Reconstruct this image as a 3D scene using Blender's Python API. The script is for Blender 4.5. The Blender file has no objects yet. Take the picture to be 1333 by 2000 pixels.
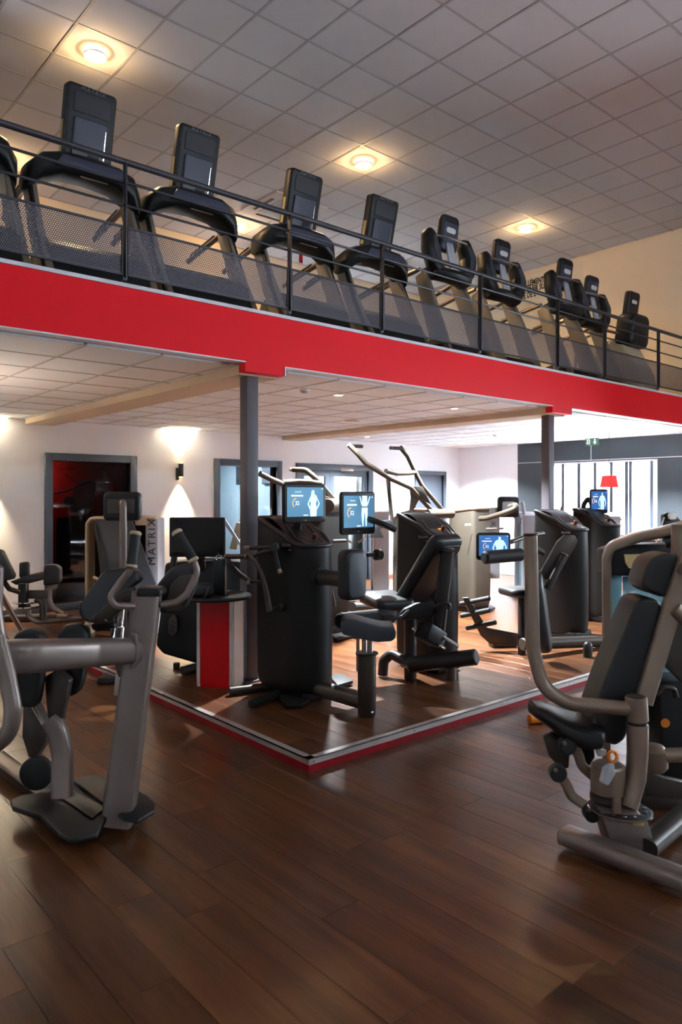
import bpy, bmesh, math, random
import numpy as np
from mathutils import Vector, Matrix

random.seed(7)
C = bpy.context.scene
COL = C.collection
V = Vector

# ---------------------------------------------------------------- camera
W_PX, H_PX, FPX, HOR = 1333, 2000, 1422.0, 970.0
CAMZ = 1.65
FX, FY = 0.6534, 0.7570            # camera forward in the ground plane
cd = bpy.data.cameras.new('camera')
cam = bpy.data.objects.new('camera', cd)
COL.objects.link(cam)
cam.location = (0, 0, CAMZ)
cam.rotation_euler = (math.pi / 2, 0, -math.atan2(FX, FY))
cd.sensor_fit = 'HORIZONTAL'
cd.sensor_width = 36.0
cd.lens = 36.0 * FPX / W_PX
cd.shift_y = -(H_PX / 2 - HOR) / W_PX
cd.dof.use_dof = True
cd.dof.focus_distance = 6.2
cd.dof.aperture_fstop = 3.6
C.camera = cam

# ---------------------------------------------------------------- world, exposure
world = bpy.data.worlds.new('world')
C.world = world
world.use_nodes = True
bg = world.node_tree.nodes['Background']
bg.inputs['Color'].default_value = (0.76, 0.88, 1.0, 1)
bg.inputs['Strength'].default_value = 100.0
vs = C.view_settings
vs.view_transform = 'Standard'
vs.look = 'None'
vs.gamma = 1.0
vs.use_curve_mapping = False
vs.exposure = 0.38
C.cycles.max_bounces = 9
C.cycles.diffuse_bounces = 7
C.cycles.glossy_bounces = 3
C.cycles.transmission_bounces = 6
C.cycles.transparent_max_bounces = 12
C.cycles.sample_clamp_indirect = 60.0
C.cycles.caustics_reflective = False
C.cycles.caustics_refractive = False


def light(kind, name, loc, energy, color, target=None, **kw):
    l = bpy.data.lights.new(name, kind)
    l.energy = energy
    l.color = color
    for k, v in kw.items():
        setattr(l, k, v)
    o = bpy.data.objects.new(name, l)
    COL.objects.link(o)
    o.location = loc
    if target is not None:
        o.rotation_euler = (V(target) - V(loc)).to_track_quat('-Z', 'Y').to_euler()
    return o


# daylight comes in through the added hall windows out of view and the far window (portals only guide sampling)
def portal(loc, target, sx, sy):
    o = light('AREA', 'daylight_portal', loc, 1.0, (1, 1, 1), target, shape='RECTANGLE', size=sx, size_y=sy)
    o.data.cycles.is_portal = True


portal((12.1, 0.5, 2.0), (0, 0.5, 2.0), 4.6, 0.42)
portal((8.0, -5.1, 4.0), (8.0, 0, 4.0), 7.6, 0.17)
portal((12.95, 7.3, 1.62), (0, 7.3, 1.62), 2.4, 1.4)

WARM = (1.0, 0.66, 0.30)
SOFT = (0.88, 0.95, 1.0)

# ---------------------------------------------------------------- rays: photograph pixel -> point in the room
def ray(px, py):
    l = (px - W_PX / 2) / FPX
    return V((FX + FY * l, FY - FX * l, (HOR - py) / FPX))


CAMP = V((0, 0, CAMZ))


def PD(px, py, d): return CAMP + ray(px, py) * d
def PX(px, py, X): r = ray(px, py); return CAMP + r * (X / r.x)
def PY(px, py, Y): r = ray(px, py); return CAMP + r * (Y / r.y)
def PZ(px, py, Z): r = ray(px, py); return CAMP + r * ((Z - CAMZ) / r.z)


RIGHT = V((FY, -FX, 0))
FWD = V((FX, FY, 0))
UP = V((0, 0, 1))


# ---------------------------------------------------------------- mesh builder
class MB:
    def __init__(self):
        self.v, self.f = [], []

    def add(self, verts, faces):
        n = len(self.v)
        self.v += [tuple(p) for p in verts]
        self.f += [tuple(i + n for i in q) for q in faces]
        return self

    def bm(self, bm):
        bm.verts.ensure_lookup_table()
        for i, q in enumerate(bm.verts):
            q.index = i
        self.add([q.co.copy() for q in bm.verts], [[q.index for q in f.verts] for f in bm.faces])
        bm.free()
        return self

    def box(self, c, s, R=None, b=0.0, seg=2):
        c = V(c)
        if b <= 0:
            P = [V((x * s[0] / 2, y * s[1] / 2, z * s[2] / 2)) for x in (-1, 1) for y in (-1, 1) for z in (-1, 1)]
            if R is not None: P = [R @ p for p in P]
            return self.add([p + c for p in P], [(0, 1, 3, 2), (4, 6, 7, 5), (0, 4, 5, 1), (2, 3, 7, 6), (0, 2, 6, 4), (1, 5, 7, 3)])
        bm = bmesh.new()
        bmesh.ops.create_cube(bm, size=1.0)
        for q in bm.verts:
            q.co = V((q.co.x * s[0], q.co.y * s[1], q.co.z * s[2]))
        bmesh.ops.bevel(bm, geom=bm.edges[:], offset=min(b, min(s) * 0.49), segments=seg, profile=0.5, affect='EDGES')
        for q in bm.verts:
            q.co = (R @ q.co if R is not None else q.co) + c
        return self.bm(bm)

    def span(self, p, q, b=0.0):
        """axis-aligned box between two corners"""
        p, q = V(p), V(q)
        return self.box((p + q) / 2, [abs(a) for a in (q - p)], None, b)

    def prism(self, poly, ext, b=0.0, seg=2):
        poly = [V(p) for p in poly]
        ext = V(ext)
        bm = bmesh.new()
        lo = [bm.verts.new(p) for p in poly]
        hi = [bm.verts.new(p + ext) for p in poly]
        n = len(poly)
        bm.faces.new(lo[::-1])
        bm.faces.new(hi)
        for i in range(n):
            bm.faces.new((lo[i], lo[(i + 1) % n], hi[(i + 1) % n], hi[i]))
        bmesh.ops.recalc_face_normals(bm, faces=bm.faces[:])
        if b > 0:
            bmesh.ops.bevel(bm, geom=bm.edges[:], offset=b, segments=seg, profile=0.5, affect='EDGES', clamp_overlap=True)
        return self.bm(bm)

    def sweep(self, pts, a, bb=None, e=2.0, up=None, bend=0.0, n=12, caps=True, closed=False):
        """a tube along pts; a / bb half sizes across (numbers, or lists, one per point), e the squareness"""
        pts = [V(p) for p in pts]
        bb = a if bb is None else bb
        A = list(a) if hasattr(a, '__len__') else [a] * len(pts)
        B = list(bb) if hasattr(bb, '__len__') else [bb] * len(pts)
        P, RA, RB = [], [], []
        for i, p in enumerate(pts):
            if bend > 0 and 0 < i < len(pts) - 1:
                u, w = pts[i - 1] - p, pts[i + 1] - p
                lim = min(u.length, w.length) * 0.48
                un, wn = u.normalized(), w.normalized()
                ang = un.angle(wn)
                if ang > 3.05:
                    P.append(p); RA.append(A[i]); RB.append(B[i]); continue
                t = min(bend / math.tan(ang / 2), lim)
                s0, s1 = p + un * t, p + wn * t
                for k in range(7):
                    h = k / 6
                    P.append(s0 * (1 - h) ** 2 + p * 2 * h * (1 - h) + s1 * h * h)
                    RA.append(A[i]); RB.append(B[i])
            else:
                P.append(p); RA.append(A[i]); RB.append(B[i])
        m = len(P)
        T = []
        for i in range(m):
            if closed:
                d = P[(i + 1) % m] - P[(i - 1) % m]
            else:
                d = P[min(i + 1, m - 1)] - P[max(i - 1, 0)]
            T.append(d.normalized() if d.length > 1e-9 else V((0, 0, 1)))
        if up is None:
            N = T[0].orthogonal().normalized()
        else:
            N = (V(up) - T[0] * V(up).dot(T[0])).normalized()
        verts = []
        for i in range(m):
            if up is not None:
                q = V(up) - T[i] * V(up).dot(T[i])
                if q.length > 1e-3: N = q.normalized()
            else:
                N = (N - T[i] * N.dot(T[i])).normalized()
            S = T[i].cross(N)
            for k in range(n):
                t = 2 * math.pi * k / n
                ct, st = math.cos(t), math.sin(t)
                x = math.copysign(abs(ct) ** (2 / e), ct) * RA[i]
                y = math.copysign(abs(st) ** (2 / e), st) * RB[i]
                verts.append(P[i] + S * x + N * y)
        faces = []
        for i in range(m if closed else m - 1):
            j = (i + 1) % m
            for k in range(n):
                faces.append((i * n + k, i * n + (k + 1) % n, j * n + (k + 1) % n, j * n + k))
        if caps and not closed:
            faces.append(tuple(range(n))[::-1])
            faces.append(tuple((m - 1) * n + k for k in range(n)))
        return self.add(verts, faces)

    def lathe(self, prof, c, axis=(0, 0, 1), n=20):
        """prof: (radius, height along axis)"""
        q = V((0, 0, 1)).rotation_difference(V(axis).normalized())
        verts, faces = [], []
        for r, z in prof:
            for k in range(n):
                t = 2 * math.pi * k / n
                verts.append(q @ V((r * math.cos(t), r * math.sin(t), z)) + V(c))
        for i in range(len(prof) - 1):
            for k in range(n):
                faces.append((i * n + k, i * n + (k + 1) % n, (i + 1) * n + (k + 1) % n, (i + 1) * n + k))
        faces.append(tuple(range(n))[::-1])
        faces.append(tuple((len(prof) - 1) * n + k for k in range(n)))
        return self.add(verts, faces)

    def cyl(self, p, q, r, n=16, ch=0.004):
        d = V(q) - V(p)
        h = d.length
        ch = min(ch, r * 0.4, h * 0.4)
        return self.lathe([(r - ch, 0), (r, ch), (r, h - ch), (r - ch, h)], p, d, n)

    def loft(self, secs, caps=True):
        n = len(secs[0])
        verts = [p for s in secs for p in s]
        faces = []
        for i in range(len(secs) - 1):
            for k in range(n):
                faces.append((i * n + k, i * n + (k + 1) % n, (i + 1) * n + (k + 1) % n, (i + 1) * n + k))
        if caps:
            faces.append(tuple(range(n))[::-1])
            faces.append(tuple((len(secs) - 1) * n + k for k in range(n)))
        return self.add(verts, faces)

    def pad(self, c, ax, ay, w, h, t, r=0.04, e=None, taper=1.0, sq=4):
        """upholstered cushion: w along ax, h along ay, t thick"""
        c, ax = V(c), V(ax).normalized()
        ay = V(ay)
        ay = (ay - ax * ay.dot(ax)).normalized()
        az = ax.cross(ay)
        e = min(t * 0.45, 0.03) if e is None else e

        def sec(ins, z):
            pts = []
            hw, hh = w / 2 - ins, h / 2 - ins
            rr = max(min(r, hw, hh) - ins * 0.5, 0.004)
            for cx, cy, a0 in ((1, 1, 0), (-1, 1, 90), (-1, -1, 180), (1, -1, 270)):
                for k in range(sq + 1):
                    a = math.radians(a0 + 90 * k / sq)
                    x = cx * (hw - rr) + rr * math.cos(a)
                    y = cy * (hh - rr) + rr * math.sin(a)
                    x *= 1 + (taper - 1) * (y / h + 0.5)
                    pts.append(c + ax * x + ay * y + az * z)
            return pts
        S = []
        for k in range(4):
            a = math.radians(90 * k / 3)
            S.append(sec(e * (1 - math.sin(a)), -t / 2 + e * (1 - math.cos(a))))
        for k in range(4):
            a = math.radians(90 * k / 3)
            S.append(sec(e * (1 - math.cos(a)), t / 2 - e * (1 - math.sin(a))))
        return self.loft(S)

    def ball(self, c, r, n=14, m=8):
        r = V(r) if hasattr(r, '__len__') else V((r, r, r))
        c = V(c)
        S = []
        for i in range(m + 1):
            a = -math.pi / 2 + math.pi * i / m
            k0 = max(math.cos(a), 0.02)
            S.append([c + V((r.x * k0 * math.cos(2 * math.pi * k / n), r.y * k0 * math.sin(2 * math.pi * k / n), r.z * math.sin(a))) for k in range(n)])
        return self.loft(S)

    def build(self, name, mat, parent=None, smooth=38, label=None):
        off = wloc(parent) if parent is not None else V((0, 0, 0))
        me = bpy.data.meshes.new(name)
        me.from_pydata([(p[0] - off.x, p[1] - off.y, p[2] - off.z) for p in self.v], [], self.f)
        return link(name, me, mat, parent, smooth, label)


def wloc(o):
    p = V(o.location)
    while o.parent is not None:
        o = o.parent
        p = p + V(o.location)
    return p


def link(name, me, mat, parent=None, smooth=38, label=None):
    bm = bmesh.new()
    bm.from_mesh(me)
    bmesh.ops.recalc_face_normals(bm, faces=bm.faces[:])
    bm.to_mesh(me)
    bm.free()
    me.materials.append(mat)
    if smooth:
        me.polygons.foreach_set('use_smooth', [True] * len(me.polygons))
        me.set_sharp_from_angle(angle=math.radians(smooth))
    o = bpy.data.objects.new(name, me)
    COL.objects.link(o)
    if parent is not None:
        o.parent = parent
    if label: o['label'] = label
    return o


def tag(o, label=None, cat=None, group=None, kind=None):
    if label: o['label'] = label
    if cat: o['category'] = cat
    if group: o['group'] = group
    if kind: o['kind'] = kind
    return o


def thing(name, loc, label, cat, group=None):
    o = bpy.data.objects.new(name, None)
    o.empty_display_size = 0.1
    COL.objects.link(o)
    o.location = loc
    return tag(o, label, cat, group)


def struct(o):
    o['kind'] = 'structure'
    return o


def copy_tree(o, parent=None):
    c = o.copy()
    COL.objects.link(c)
    if parent is not None: c.parent = parent
    for ch in list(o.children):
        copy_tree(ch, c)
    return c


def text(s, size, org, xd, yd, mat, parent, name='lettering', ext=0.001, align='LEFT', sx=1.0, spacing=1.0, bold=0.0):
    cu = bpy.data.curves.new('t', 'FONT')
    cu.body = s
    cu.size = size
    cu.align_x = align
    cu.space_character = spacing
    cu.extrude = ext
    cu.offset = bold
    cu.resolution_u = 2
    ob = bpy.data.objects.new('t', cu)
    me = bpy.data.meshes.new_from_object(ob)
    xd, yd = V(xd).normalized(), V(yd).normalized()
    zd = xd.cross(yd)
    off = wloc(parent)
    for q in me.vertices:
        q.co = V(org) + xd * q.co.x * sx + yd * q.co.y + zd * q.co.z - off
    bpy.data.objects.remove(ob)
    bpy.data.curves.remove(cu)
    me.name = name
    return link(name, me, mat, parent, 0)


# ---------------------------------------------------------------- materials
def s2l(c):
    return tuple(((x / 255) / 12.92 if x / 255 <= 0.04045 else ((x / 255 + 0.055) / 1.055) ** 2.4) for x in c)


def pm(name, rgb, rough=0.5, metal=0.0, var=0.06, scale=6.0, bump=0.0, bscale=250.0, emit=None, es=0.0, coat=0.0, spec=0.5):
    """a Principled material with slight procedural tone variation (and optional fine grain)"""
    m = bpy.data.materials.new(name)
    m.use_nodes = True
    nt = m.node_tree
    p = nt.nodes['Principled BSDF']
    c = s2l(rgb)
    p.inputs['Roughness'].default_value = rough
    p.inputs['Metallic'].default_value = metal
    p.inputs['Specular IOR Level'].default_value = spec
    p.inputs['Coat Weight'].default_value = coat
    tc = nt.nodes.new('ShaderNodeTexCoord')
    if var > 0:
        n = nt.nodes.new('ShaderNodeTexNoise')
        n.inputs['Scale'].default_value = scale
        n.inputs['Detail'].default_value = 3
        nt.links.new(tc.outputs['Object'], n.inputs['Vector'])
        r = nt.nodes.new('ShaderNodeMixRGB')
        r.inputs[1].default_value = tuple(x * (1 - var) for x in c) + (1,)
        r.inputs[2].default_value = tuple(min(1, x * (1 + var)) for x in c) + (1,)
        nt.links.new(n.outputs['Fac'], r.inputs[0])
        nt.links.new(r.outputs[0], p.inputs['Base Color'])
    else:
        p.inputs['Base Color'].default_value = c + (1,)
    if bump > 0:
        n2 = nt.nodes.new('ShaderNodeTexNoise')
        n2.inputs['Scale'].default_value = bscale
        nt.links.new(tc.outputs['Object'], n2.inputs['Vector'])
        b = nt.nodes.new('ShaderNodeBump')
        b.inputs['Strength'].default_value = bump
        b.inputs['Distance'].default_value = 0.002
        nt.links.new(n2.outputs['Fac'], b.inputs['Height'])
        nt.links.new(b.outputs[0], p.inputs['Normal'])
    if emit is not None:
        p.inputs['Emission Color'].default_value = s2l(emit) + (1,)
        p.inputs['Emission Strength'].default_value = es
    return m


def wood_mat(name, dark, mid, lite, rough):
    m = bpy.data.materials.new(name)
    m.use_nodes = True
    nt = m.node_tree
    N, L = nt.nodes, nt.links
    p = N['Principled BSDF']
    geo = N.new('ShaderNodeNewGeometry')
    oi = N.new('ShaderNodeObjectInfo')
    mp = N.new('ShaderNodeMapping')
    mp.inputs['Scale'].default_value = (9.0, 0.7, 9.0)
    L.new(geo.outputs['Position'], mp.inputs['Vector'])
    mul = N.new('ShaderNodeMath'); mul.operation = 'MULTIPLY'; mul.inputs[1].default_value = 37.0
    L.new(oi.outputs['Random'], mul.inputs[0])
    L.new(mul.outputs[0], mp.inputs['Location'])
    n1 = N.new('ShaderNodeTexNoise'); n1.inputs['Scale'].default_value = 1.0; n1.inputs['Detail'].default_value = 4; n1.inputs['Distortion'].default_value = 0.25
    L.new(mp.outputs[0], n1.inputs['Vector'])
    n2 = N.new('ShaderNodeTexNoise'); n2.inputs['Scale'].default_value = 6.0; n2.inputs['Detail'].default_value = 3
    L.new(mp.outputs[0], n2.inputs['Vector'])
    mx = N.new('ShaderNodeMath'); mx.operation = 'MULTIPLY_ADD'; mx.inputs[1].default_value = 0.35
    L.new(n2.outputs['Fac'], mx.inputs[0])
    L.new(n1.outputs['Fac'], mx.inputs[2])
    ad = N.new('ShaderNodeMath'); ad.operation = 'MULTIPLY_ADD'; ad.inputs[1].default_value = 0.10
    L.new(oi.outputs['Random'], ad.inputs[0])
    L.new(mx.outputs[0], ad.inputs[2])
    r = N.new('ShaderNodeValToRGB')
    r.color_ramp.elements[0].position = 0.45; r.color_ramp.elements[0].color = s2l(dark) + (1,)
    r.color_ramp.elements[1].position = 0.98; r.color_ramp.elements[1].color = s2l(lite) + (1,)
    e = r.color_ramp.elements.new(0.70); e.color = s2l(mid) + (1,)
    L.new(ad.outputs[0], r.inputs[0])
    L.new(r.outputs[0], p.inputs['Base Color'])
    rr = N.new('ShaderNodeMapRange')
    rr.inputs['To Min'].default_value = rough - 0.04
    rr.inputs['To Max'].default_value = rough + 0.06
    L.new(n1.outputs['Fac'], rr.inputs['Value'])
    L.new(rr.outputs[0], p.inputs['Roughness'])
    p.inputs['Specular IOR Level'].default_value = 0.45
    b = N.new('ShaderNodeBump'); b.inputs['Strength'].default_value = 0.03; b.inputs['Distance'].default_value = 0.002
    L.new(mx.outputs[0], b.inputs['Height'])
    L.new(b.outputs[0], p.inputs['Normal'])
    return m


def glass_mat(name, tint=(1, 1, 1), refl=0.12):
    m = bpy.data.materials.new(name)
    m.use_nodes = True
    nt = m.node_tree
    nt.nodes.remove(nt.nodes['Principled BSDF'])
    out = nt.nodes['Material Output']
    tr = nt.nodes.new('ShaderNodeBsdfTransparent'); tr.inputs['Color'].default_value = tint + (1,)
    gl = nt.nodes.new('ShaderNodeBsdfGlossy'); gl.inputs['Roughness'].default_value = 0.03
    fr = nt.nodes.new('ShaderNodeFresnel'); fr.inputs['IOR'].default_value = 1.5
    mx = nt.nodes.new('ShaderNodeMixShader')
    nt.links.new(fr.outputs[0], mx.inputs[0])
    nt.links.new(tr.outputs[0], mx.inputs[1])
    nt.links.new(gl.outputs[0], mx.inputs[2])
    nt.links.new(mx.outputs[0], out.inputs['Surface'])
    return m


def blind_mat(name):
    m = bpy.data.materials.new(name)
    m.use_nodes = True
    nt = m.node_tree
    nt.nodes.remove(nt.nodes['Principled BSDF'])
    out = nt.nodes['Material Output']
    tc = nt.nodes.new('ShaderNodeTexCoord')
    wv = nt.nodes.new('ShaderNodeTexNoise'); wv.inputs['Scale'].default_value = 60
    nt.links.new(tc.outputs['Object'], wv.inputs['Vector'])
    mxc = nt.nodes.new('ShaderNodeMixRGB')
    mxc.inputs[1].default_value = (0.86, 0.86, 0.84, 1); mxc.inputs[2].default_value = (0.95, 0.95, 0.94, 1)
    nt.links.new(wv.outputs['Fac'], mxc.inputs[0])
    d = nt.nodes.new('ShaderNodeBsdfDiffuse')
    t = nt.nodes.new('ShaderNodeBsdfTranslucent')
    nt.links.new(mxc.outputs[0], d.inputs['Color'])
    nt.links.new(mxc.outputs[0], t.inputs['Color'])
    mx = nt.nodes.new('ShaderNodeMixShader'); mx.inputs[0].default_value = 0.94
    nt.links.new(d.outputs[0], mx.inputs[1]); nt.links.new(t.outputs[0], mx.inputs[2])
    nt.links.new(mx.outputs[0], out.inputs['Surface'])
    return m


def screen_mat(name, lo, hi, es):
    """a lit display: soft radial blend between two tones"""
    m = bpy.data.materials.new(name)
    m.use_nodes = True
    nt = m.node_tree
    p = nt.nodes['Principled BSDF']
    p.inputs['Base Color'].default_value = (0.01, 0.01, 0.012, 1)
    p.inputs['Roughness'].default_value = 0.12
    tc = nt.nodes.new('ShaderNodeTexCoord')
    n = nt.nodes.new('ShaderNodeTexNoise'); n.inputs['Scale'].default_value = 3.0; n.inputs['Detail'].default_value = 1
    nt.links.new(tc.outputs['Object'], n.inputs['Vector'])
    mx = nt.nodes.new('ShaderNodeMixRGB')
    mx.inputs[1].default_value = s2l(lo) + (1,); mx.inputs[2].default_value = s2l(hi) + (1,)
    nt.links.new(n.outputs['Fac'], mx.inputs[0])
    nt.links.new(mx.outputs[0], p.inputs['Emission Color'])
    p.inputs['Emission Strength'].default_value = es
    return m


M = {}
M['plank'] = wood_mat('oak_plank', (54, 30, 15), (90, 53, 29), (118, 75, 44), 0.30)
M['subfloor'] = pm('dark_joint', (22, 15, 10), 0.8)
M['tile'] = pm('ceiling_tile', (203, 198, 202), 0.9, var=0.03, scale=1.2, bump=0.15, bscale=120)
M['tile_low'] = pm('ceiling_tile_blue_tint', (232, 238, 247), 0.9, var=0.03, scale=1.2, bump=0.15, bscale=120)  # white tile tinted bluish to offset the warm bounce light
M['grid'] = pm('ceiling_grid_metal', (170, 164, 166), 0.6)
M['grid_low'] = pm('ceiling_grid_metal_light', (186, 186, 188), 0.6)
M['white_wall'] = pm('white_paint', (238, 239, 242), 0.85, var=0.02, scale=0.8, bump=0.08, bscale=90)
M['beige_wall'] = pm('beige_paint', (232, 208, 178), 0.85, var=0.03, scale=0.8, bump=0.08, bscale=90)
M['dark_wall'] = pm('anthracite_paint', (52, 60, 66), 0.7, var=0.03, scale=1.0)
M['hall_wall'] = pm('hall_grey_paint', (176, 168, 162), 0.85, var=0.03, scale=1.0)
M['beam'] = pm('cream_boxing', (206, 188, 166), 0.85, var=0.02, scale=1.0)
M['red'] = pm('red_fascia_paint', (238, 0, 24), 0.55, var=0.03, scale=0.7, spec=0.22)
M['red_gloss'] = pm('red_laminate', (190, 2, 6), 0.42, var=0.02, spec=0.25)
M['red_riser'] = pm('dark_red_paint_riser', (142, 14, 26), 0.45, var=0.05, spec=0.3)
M['white_trim'] = pm('white_metal_trim', (214, 212, 220), 0.45, var=0.02)
M['alu'] = pm('brushed_aluminium_trim', (188, 180, 176), 0.42, metal=0.35, var=0.05, scale=20)
M['frame'] = pm('grey_frame_paint', (72, 82, 96), 0.5, var=0.03)
M['door'] = pm('grey_door_paint', (70, 78, 90), 0.55, var=0.03)
M['post'] = pm('column_grey_paint', (82, 76, 82), 0.5, var=0.03)
M['rail'] = pm('railing_anthracite', (62, 60, 66), 0.42, metal=0.3, var=0.05)
M['mesh'] = pm('perforated_steel', (88, 84, 92), 0.45, metal=0.4, var=0.05)
M['black'] = pm('black_plastic', (19, 19, 21), 0.45, var=0.08, bump=0.05, spec=0.35)
M['shell'] = pm('charcoal_shell', (21, 19, 18), 0.48, spec=0.28, var=0.05, bump=0.06, bscale=400)
M['shell_tan'] = pm('warm_grey_shell', (76, 69, 60), 0.46, var=0.05, bump=0.06, bscale=400)
M['console_back'] = pm('slate_console_plastic', (52, 56, 74), 0.42, var=0.06)
M['vinyl'] = pm('black_vinyl', (20, 20, 23), 0.45, var=0.06, bump=0.1, bscale=300)
M['vinyl_blue'] = pm('slate_vinyl', (50, 55, 64), 0.45, var=0.06, bump=0.1, bscale=300)
M['rubber'] = pm('black_rubber', (16, 16, 17), 0.6, var=0.08, bump=0.2, bscale=200)
M['champ'] = pm('champagne_steel', (146, 126, 110), 0.36, metal=0.55, var=0.04)
M['silver'] = pm('silver_steel', (132, 119, 112), 0.36, metal=0.55, var=0.04)
M['gunmetal'] = pm('gunmetal_steel', (76, 69, 63), 0.38, metal=0.55, var=0.05)
M['arm_steel'] = pm('brown_grey_arm_steel', (66, 59, 51), 0.42, metal=0.2, var=0.05, spec=0.35)
M['dark_steel'] = pm('dark_steel', (52, 49, 49), 0.40, metal=0.5, var=0.05)
M['chrome'] = pm('chrome', (225, 222, 220), 0.12, metal=1.0, var=0.02)
M['lightgrey'] = pm('light_grey_plastic', (170, 172, 180), 0.45, var=0.03)
M['cream'] = pm('cream_plastic', (190, 172, 142), 0.42, var=0.04)
M['leg'] = pm('taupe_upright', (138, 126, 112), 0.42, metal=0.35, var=0.04)
M['teal'] = pm('teal_acrylic', (132, 186, 202), 0.2, var=0.10, scale=2.0, coat=0.4)  # lightened in colour to stand in for light coming through the acrylic
M['orange'] = pm('orange_plastic', (236, 134, 40), 0.4, var=0.03)
M['brown_knob'] = pm('brown_knob', (92, 52, 40), 0.4, var=0.03)
M['yellow_label'] = pm('cream_label', (206, 178, 118), 0.6, var=0.12, scale=30)
M['white_plastic'] = pm('white_plastic', (232, 232, 230), 0.4, var=0.02)
M['ink'] = pm('dark_ink', (34, 34, 40), 0.6, var=0.0)
M['letter_grey'] = pm('pale_lettering', (170, 165, 160), 0.5, var=0.0)
M['letter_dim'] = pm('dim_lettering', (104, 104, 112), 0.5, var=0.0)
M['mezz_floor'] = pm('dark_mezzanine_floor', (48, 44, 44), 0.7, var=0.1)
M['red_shade'] = pm('red_lamp_shade', (226, 40, 34), 0.7, var=0.03, emit=(226, 40, 34), es=0.35)
M['glass'] = glass_mat('clear_glass')
M['glass_dark'] = glass_mat('smoked_glass', (0.55, 0.5, 0.5))
M['blind'] = blind_mat('blind_fabric')
M['lamp'] = pm('warm_lamp_lens', (255, 236, 200), 0.5, var=0.0, emit=(255, 214, 140), es=16.0)
M['downlight'] = pm('white_lamp_lens', (255, 250, 240), 0.5, var=0.0, emit=(255, 246, 230), es=10.0)
M['screen'] = screen_mat('lit_blue_display', (44, 88, 122), (118, 172, 206), 1.0)
M['screen_deep'] = screen_mat('lit_deep_blue_display', (22, 52, 110), (70, 128, 200), 1.0)
M['glow_white'] = pm('display_white', (255, 255, 255), 0.4, var=0.0, emit=(244, 250, 255), es=1.0)
M['glow_pale'] = pm('display_pale_blue', (200, 230, 245), 0.4, var=0.3, scale=25, emit=(186, 222, 240), es=0.85)
M['glow_orange'] = pm('display_orange', (255, 170, 70), 0.4, var=0.0, emit=(255, 172, 76), es=1.0)
M['off_screen'] = pm('dark_glossy_display', (20, 20, 26), 0.1, var=0.05, coat=0.3)
M['exit_green'] = pm('exit_sign_green', (22, 66, 46), 0.5, var=0.02, emit=(30, 96, 60), es=0.02)
M['red_room'] = pm('dark_red_paint', (170, 10, 14), 0.7, var=0.05)
M['black_room'] = pm('black_paint', (16, 15, 16), 0.7, var=0.05)
M['blue_room'] = pm('blue_grey_paint', (128, 146, 158), 0.8, var=0.03)
M['bright_room'] = pm('pale_corridor_paint', (214, 222, 224), 0.85, var=0.02)
M['terracotta'] = pm('terracotta', (186, 110, 84), 0.7, var=0.05)
M['hedge'] = pm('hedge_green', (62, 84, 60), 0.9, var=0.35, scale=9)
M['amber_led'] = pm('pale_oval', (214, 214, 210), 0.4, var=0.02)

# ================================================================ SETTING
FASC_Y, ZC, ZL, ZM = 5.05, 6.05, 2.74, 3.15
BACK_Y, RX, UX = 10.65, 12.70, 12.03
PLX, PLY, PLZ, PLYE = 2.70, 3.42, 0.08, 7.40      # platform corner, height, far edge


def chamfer_slab(lx, ly, h, ch):
    """12-vertex-ring plank / tile: flat top with a small chamfer, top at z = 0"""
    m = MB()
    S = []
    for ins, z in ((0, -h), (0, -ch), (ch, 0)):
        S.append([V((sx * (lx / 2 - ins), sy * (ly / 2 - ins), z)) for sx, sy in ((1, 1), (-1, 1), (-1, -1), (1, -1))])
    m.loft(S)
    return m


def mesh_of(m, name, mat):
    me = bpy.data.meshes.new(name)
    me.from_pydata(m.v, [], m.f)
    me.materials.append(mat)
    return me


def inst(name, me, parent, loc, sc=None):
    o = bpy.data.objects.new(name, me)
    COL.objects.link(o)
    o.parent = parent
    o.location = V(loc) - wloc(parent)
    if sc: o.scale = sc
    return o


def proj(p):
    q = V(p) - CAMP
    d = q.dot(FWD)
    if d < 0.2: return None
    return W_PX / 2 + q.dot(RIGHT) / d * FPX, HOR - q.z / d * FPX, d


def planks(parent, x0, x1, y0, y1, z, keep, wid=0.2, length=1.2):
    rng = random.Random(int(x0 * 100) + 5)
    full = mesh_of(chamfer_slab(wid - 0.0014, length - 0.0014, 0.010, 0.0007), 'plank', M['plank'])
    cut, cells = {}, []
    nx = int(round((x1 - x0) / wid))
    for i in range(nx):
        xc = x0 + (i + 0.5) * wid
        y = y0 - rng.choice([0.0, 0.3, 0.6, 0.9]) - rng.random() * 0.1
        while y < y1:
            a, b = max(y, y0), min(y + length, y1)
            if b - a > 0.06 and keep(xc, a, b): cells.append((xc, a, b))
            y += length
    def score(c):
        best = 1e9
        for t in (0.1, 0.5, 0.9):
            q = proj((c[0], c[1] + (c[2] - c[1]) * t, z))
            if q and -60 < q[0] < W_PX + 60 and q[1] < H_PX + 120: best = min(best, q[2])
        return best
    cells.sort(key=score)
    rest = MB()
    for k, (xc, a, b) in enumerate(cells):
        if k < 300 and score(cells[k]) < 1e8:
            inst('plank', full, parent, (xc, (a + b) / 2, z), (1, (b - a - 0.002) / (length - 0.002), 1))
        else:
            s = chamfer_slab(wid - 0.0014, b - a - 0.0014, 0.010, 0.0007)
            rest.add([V(p) + V((xc, (a + b) / 2, z)) for p in s.v], s.f)
    if rest.v:
        tag(rest.build('far_planks', M['plank'], parent, 0), kind='stuff')


# main floor
floor = struct(MB().span((-5, -5, -0.2), (13.2, 15.2, -0.008)).build('floor', M['subfloor'], None, 0))
planks(floor, -4.2, 12.6, -1.0, 10.6, 0.0, lambda x, a, b: not (x > PLX + 0.25 and a > PLY + 0.1 and b < PLYE - 0.1))

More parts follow.
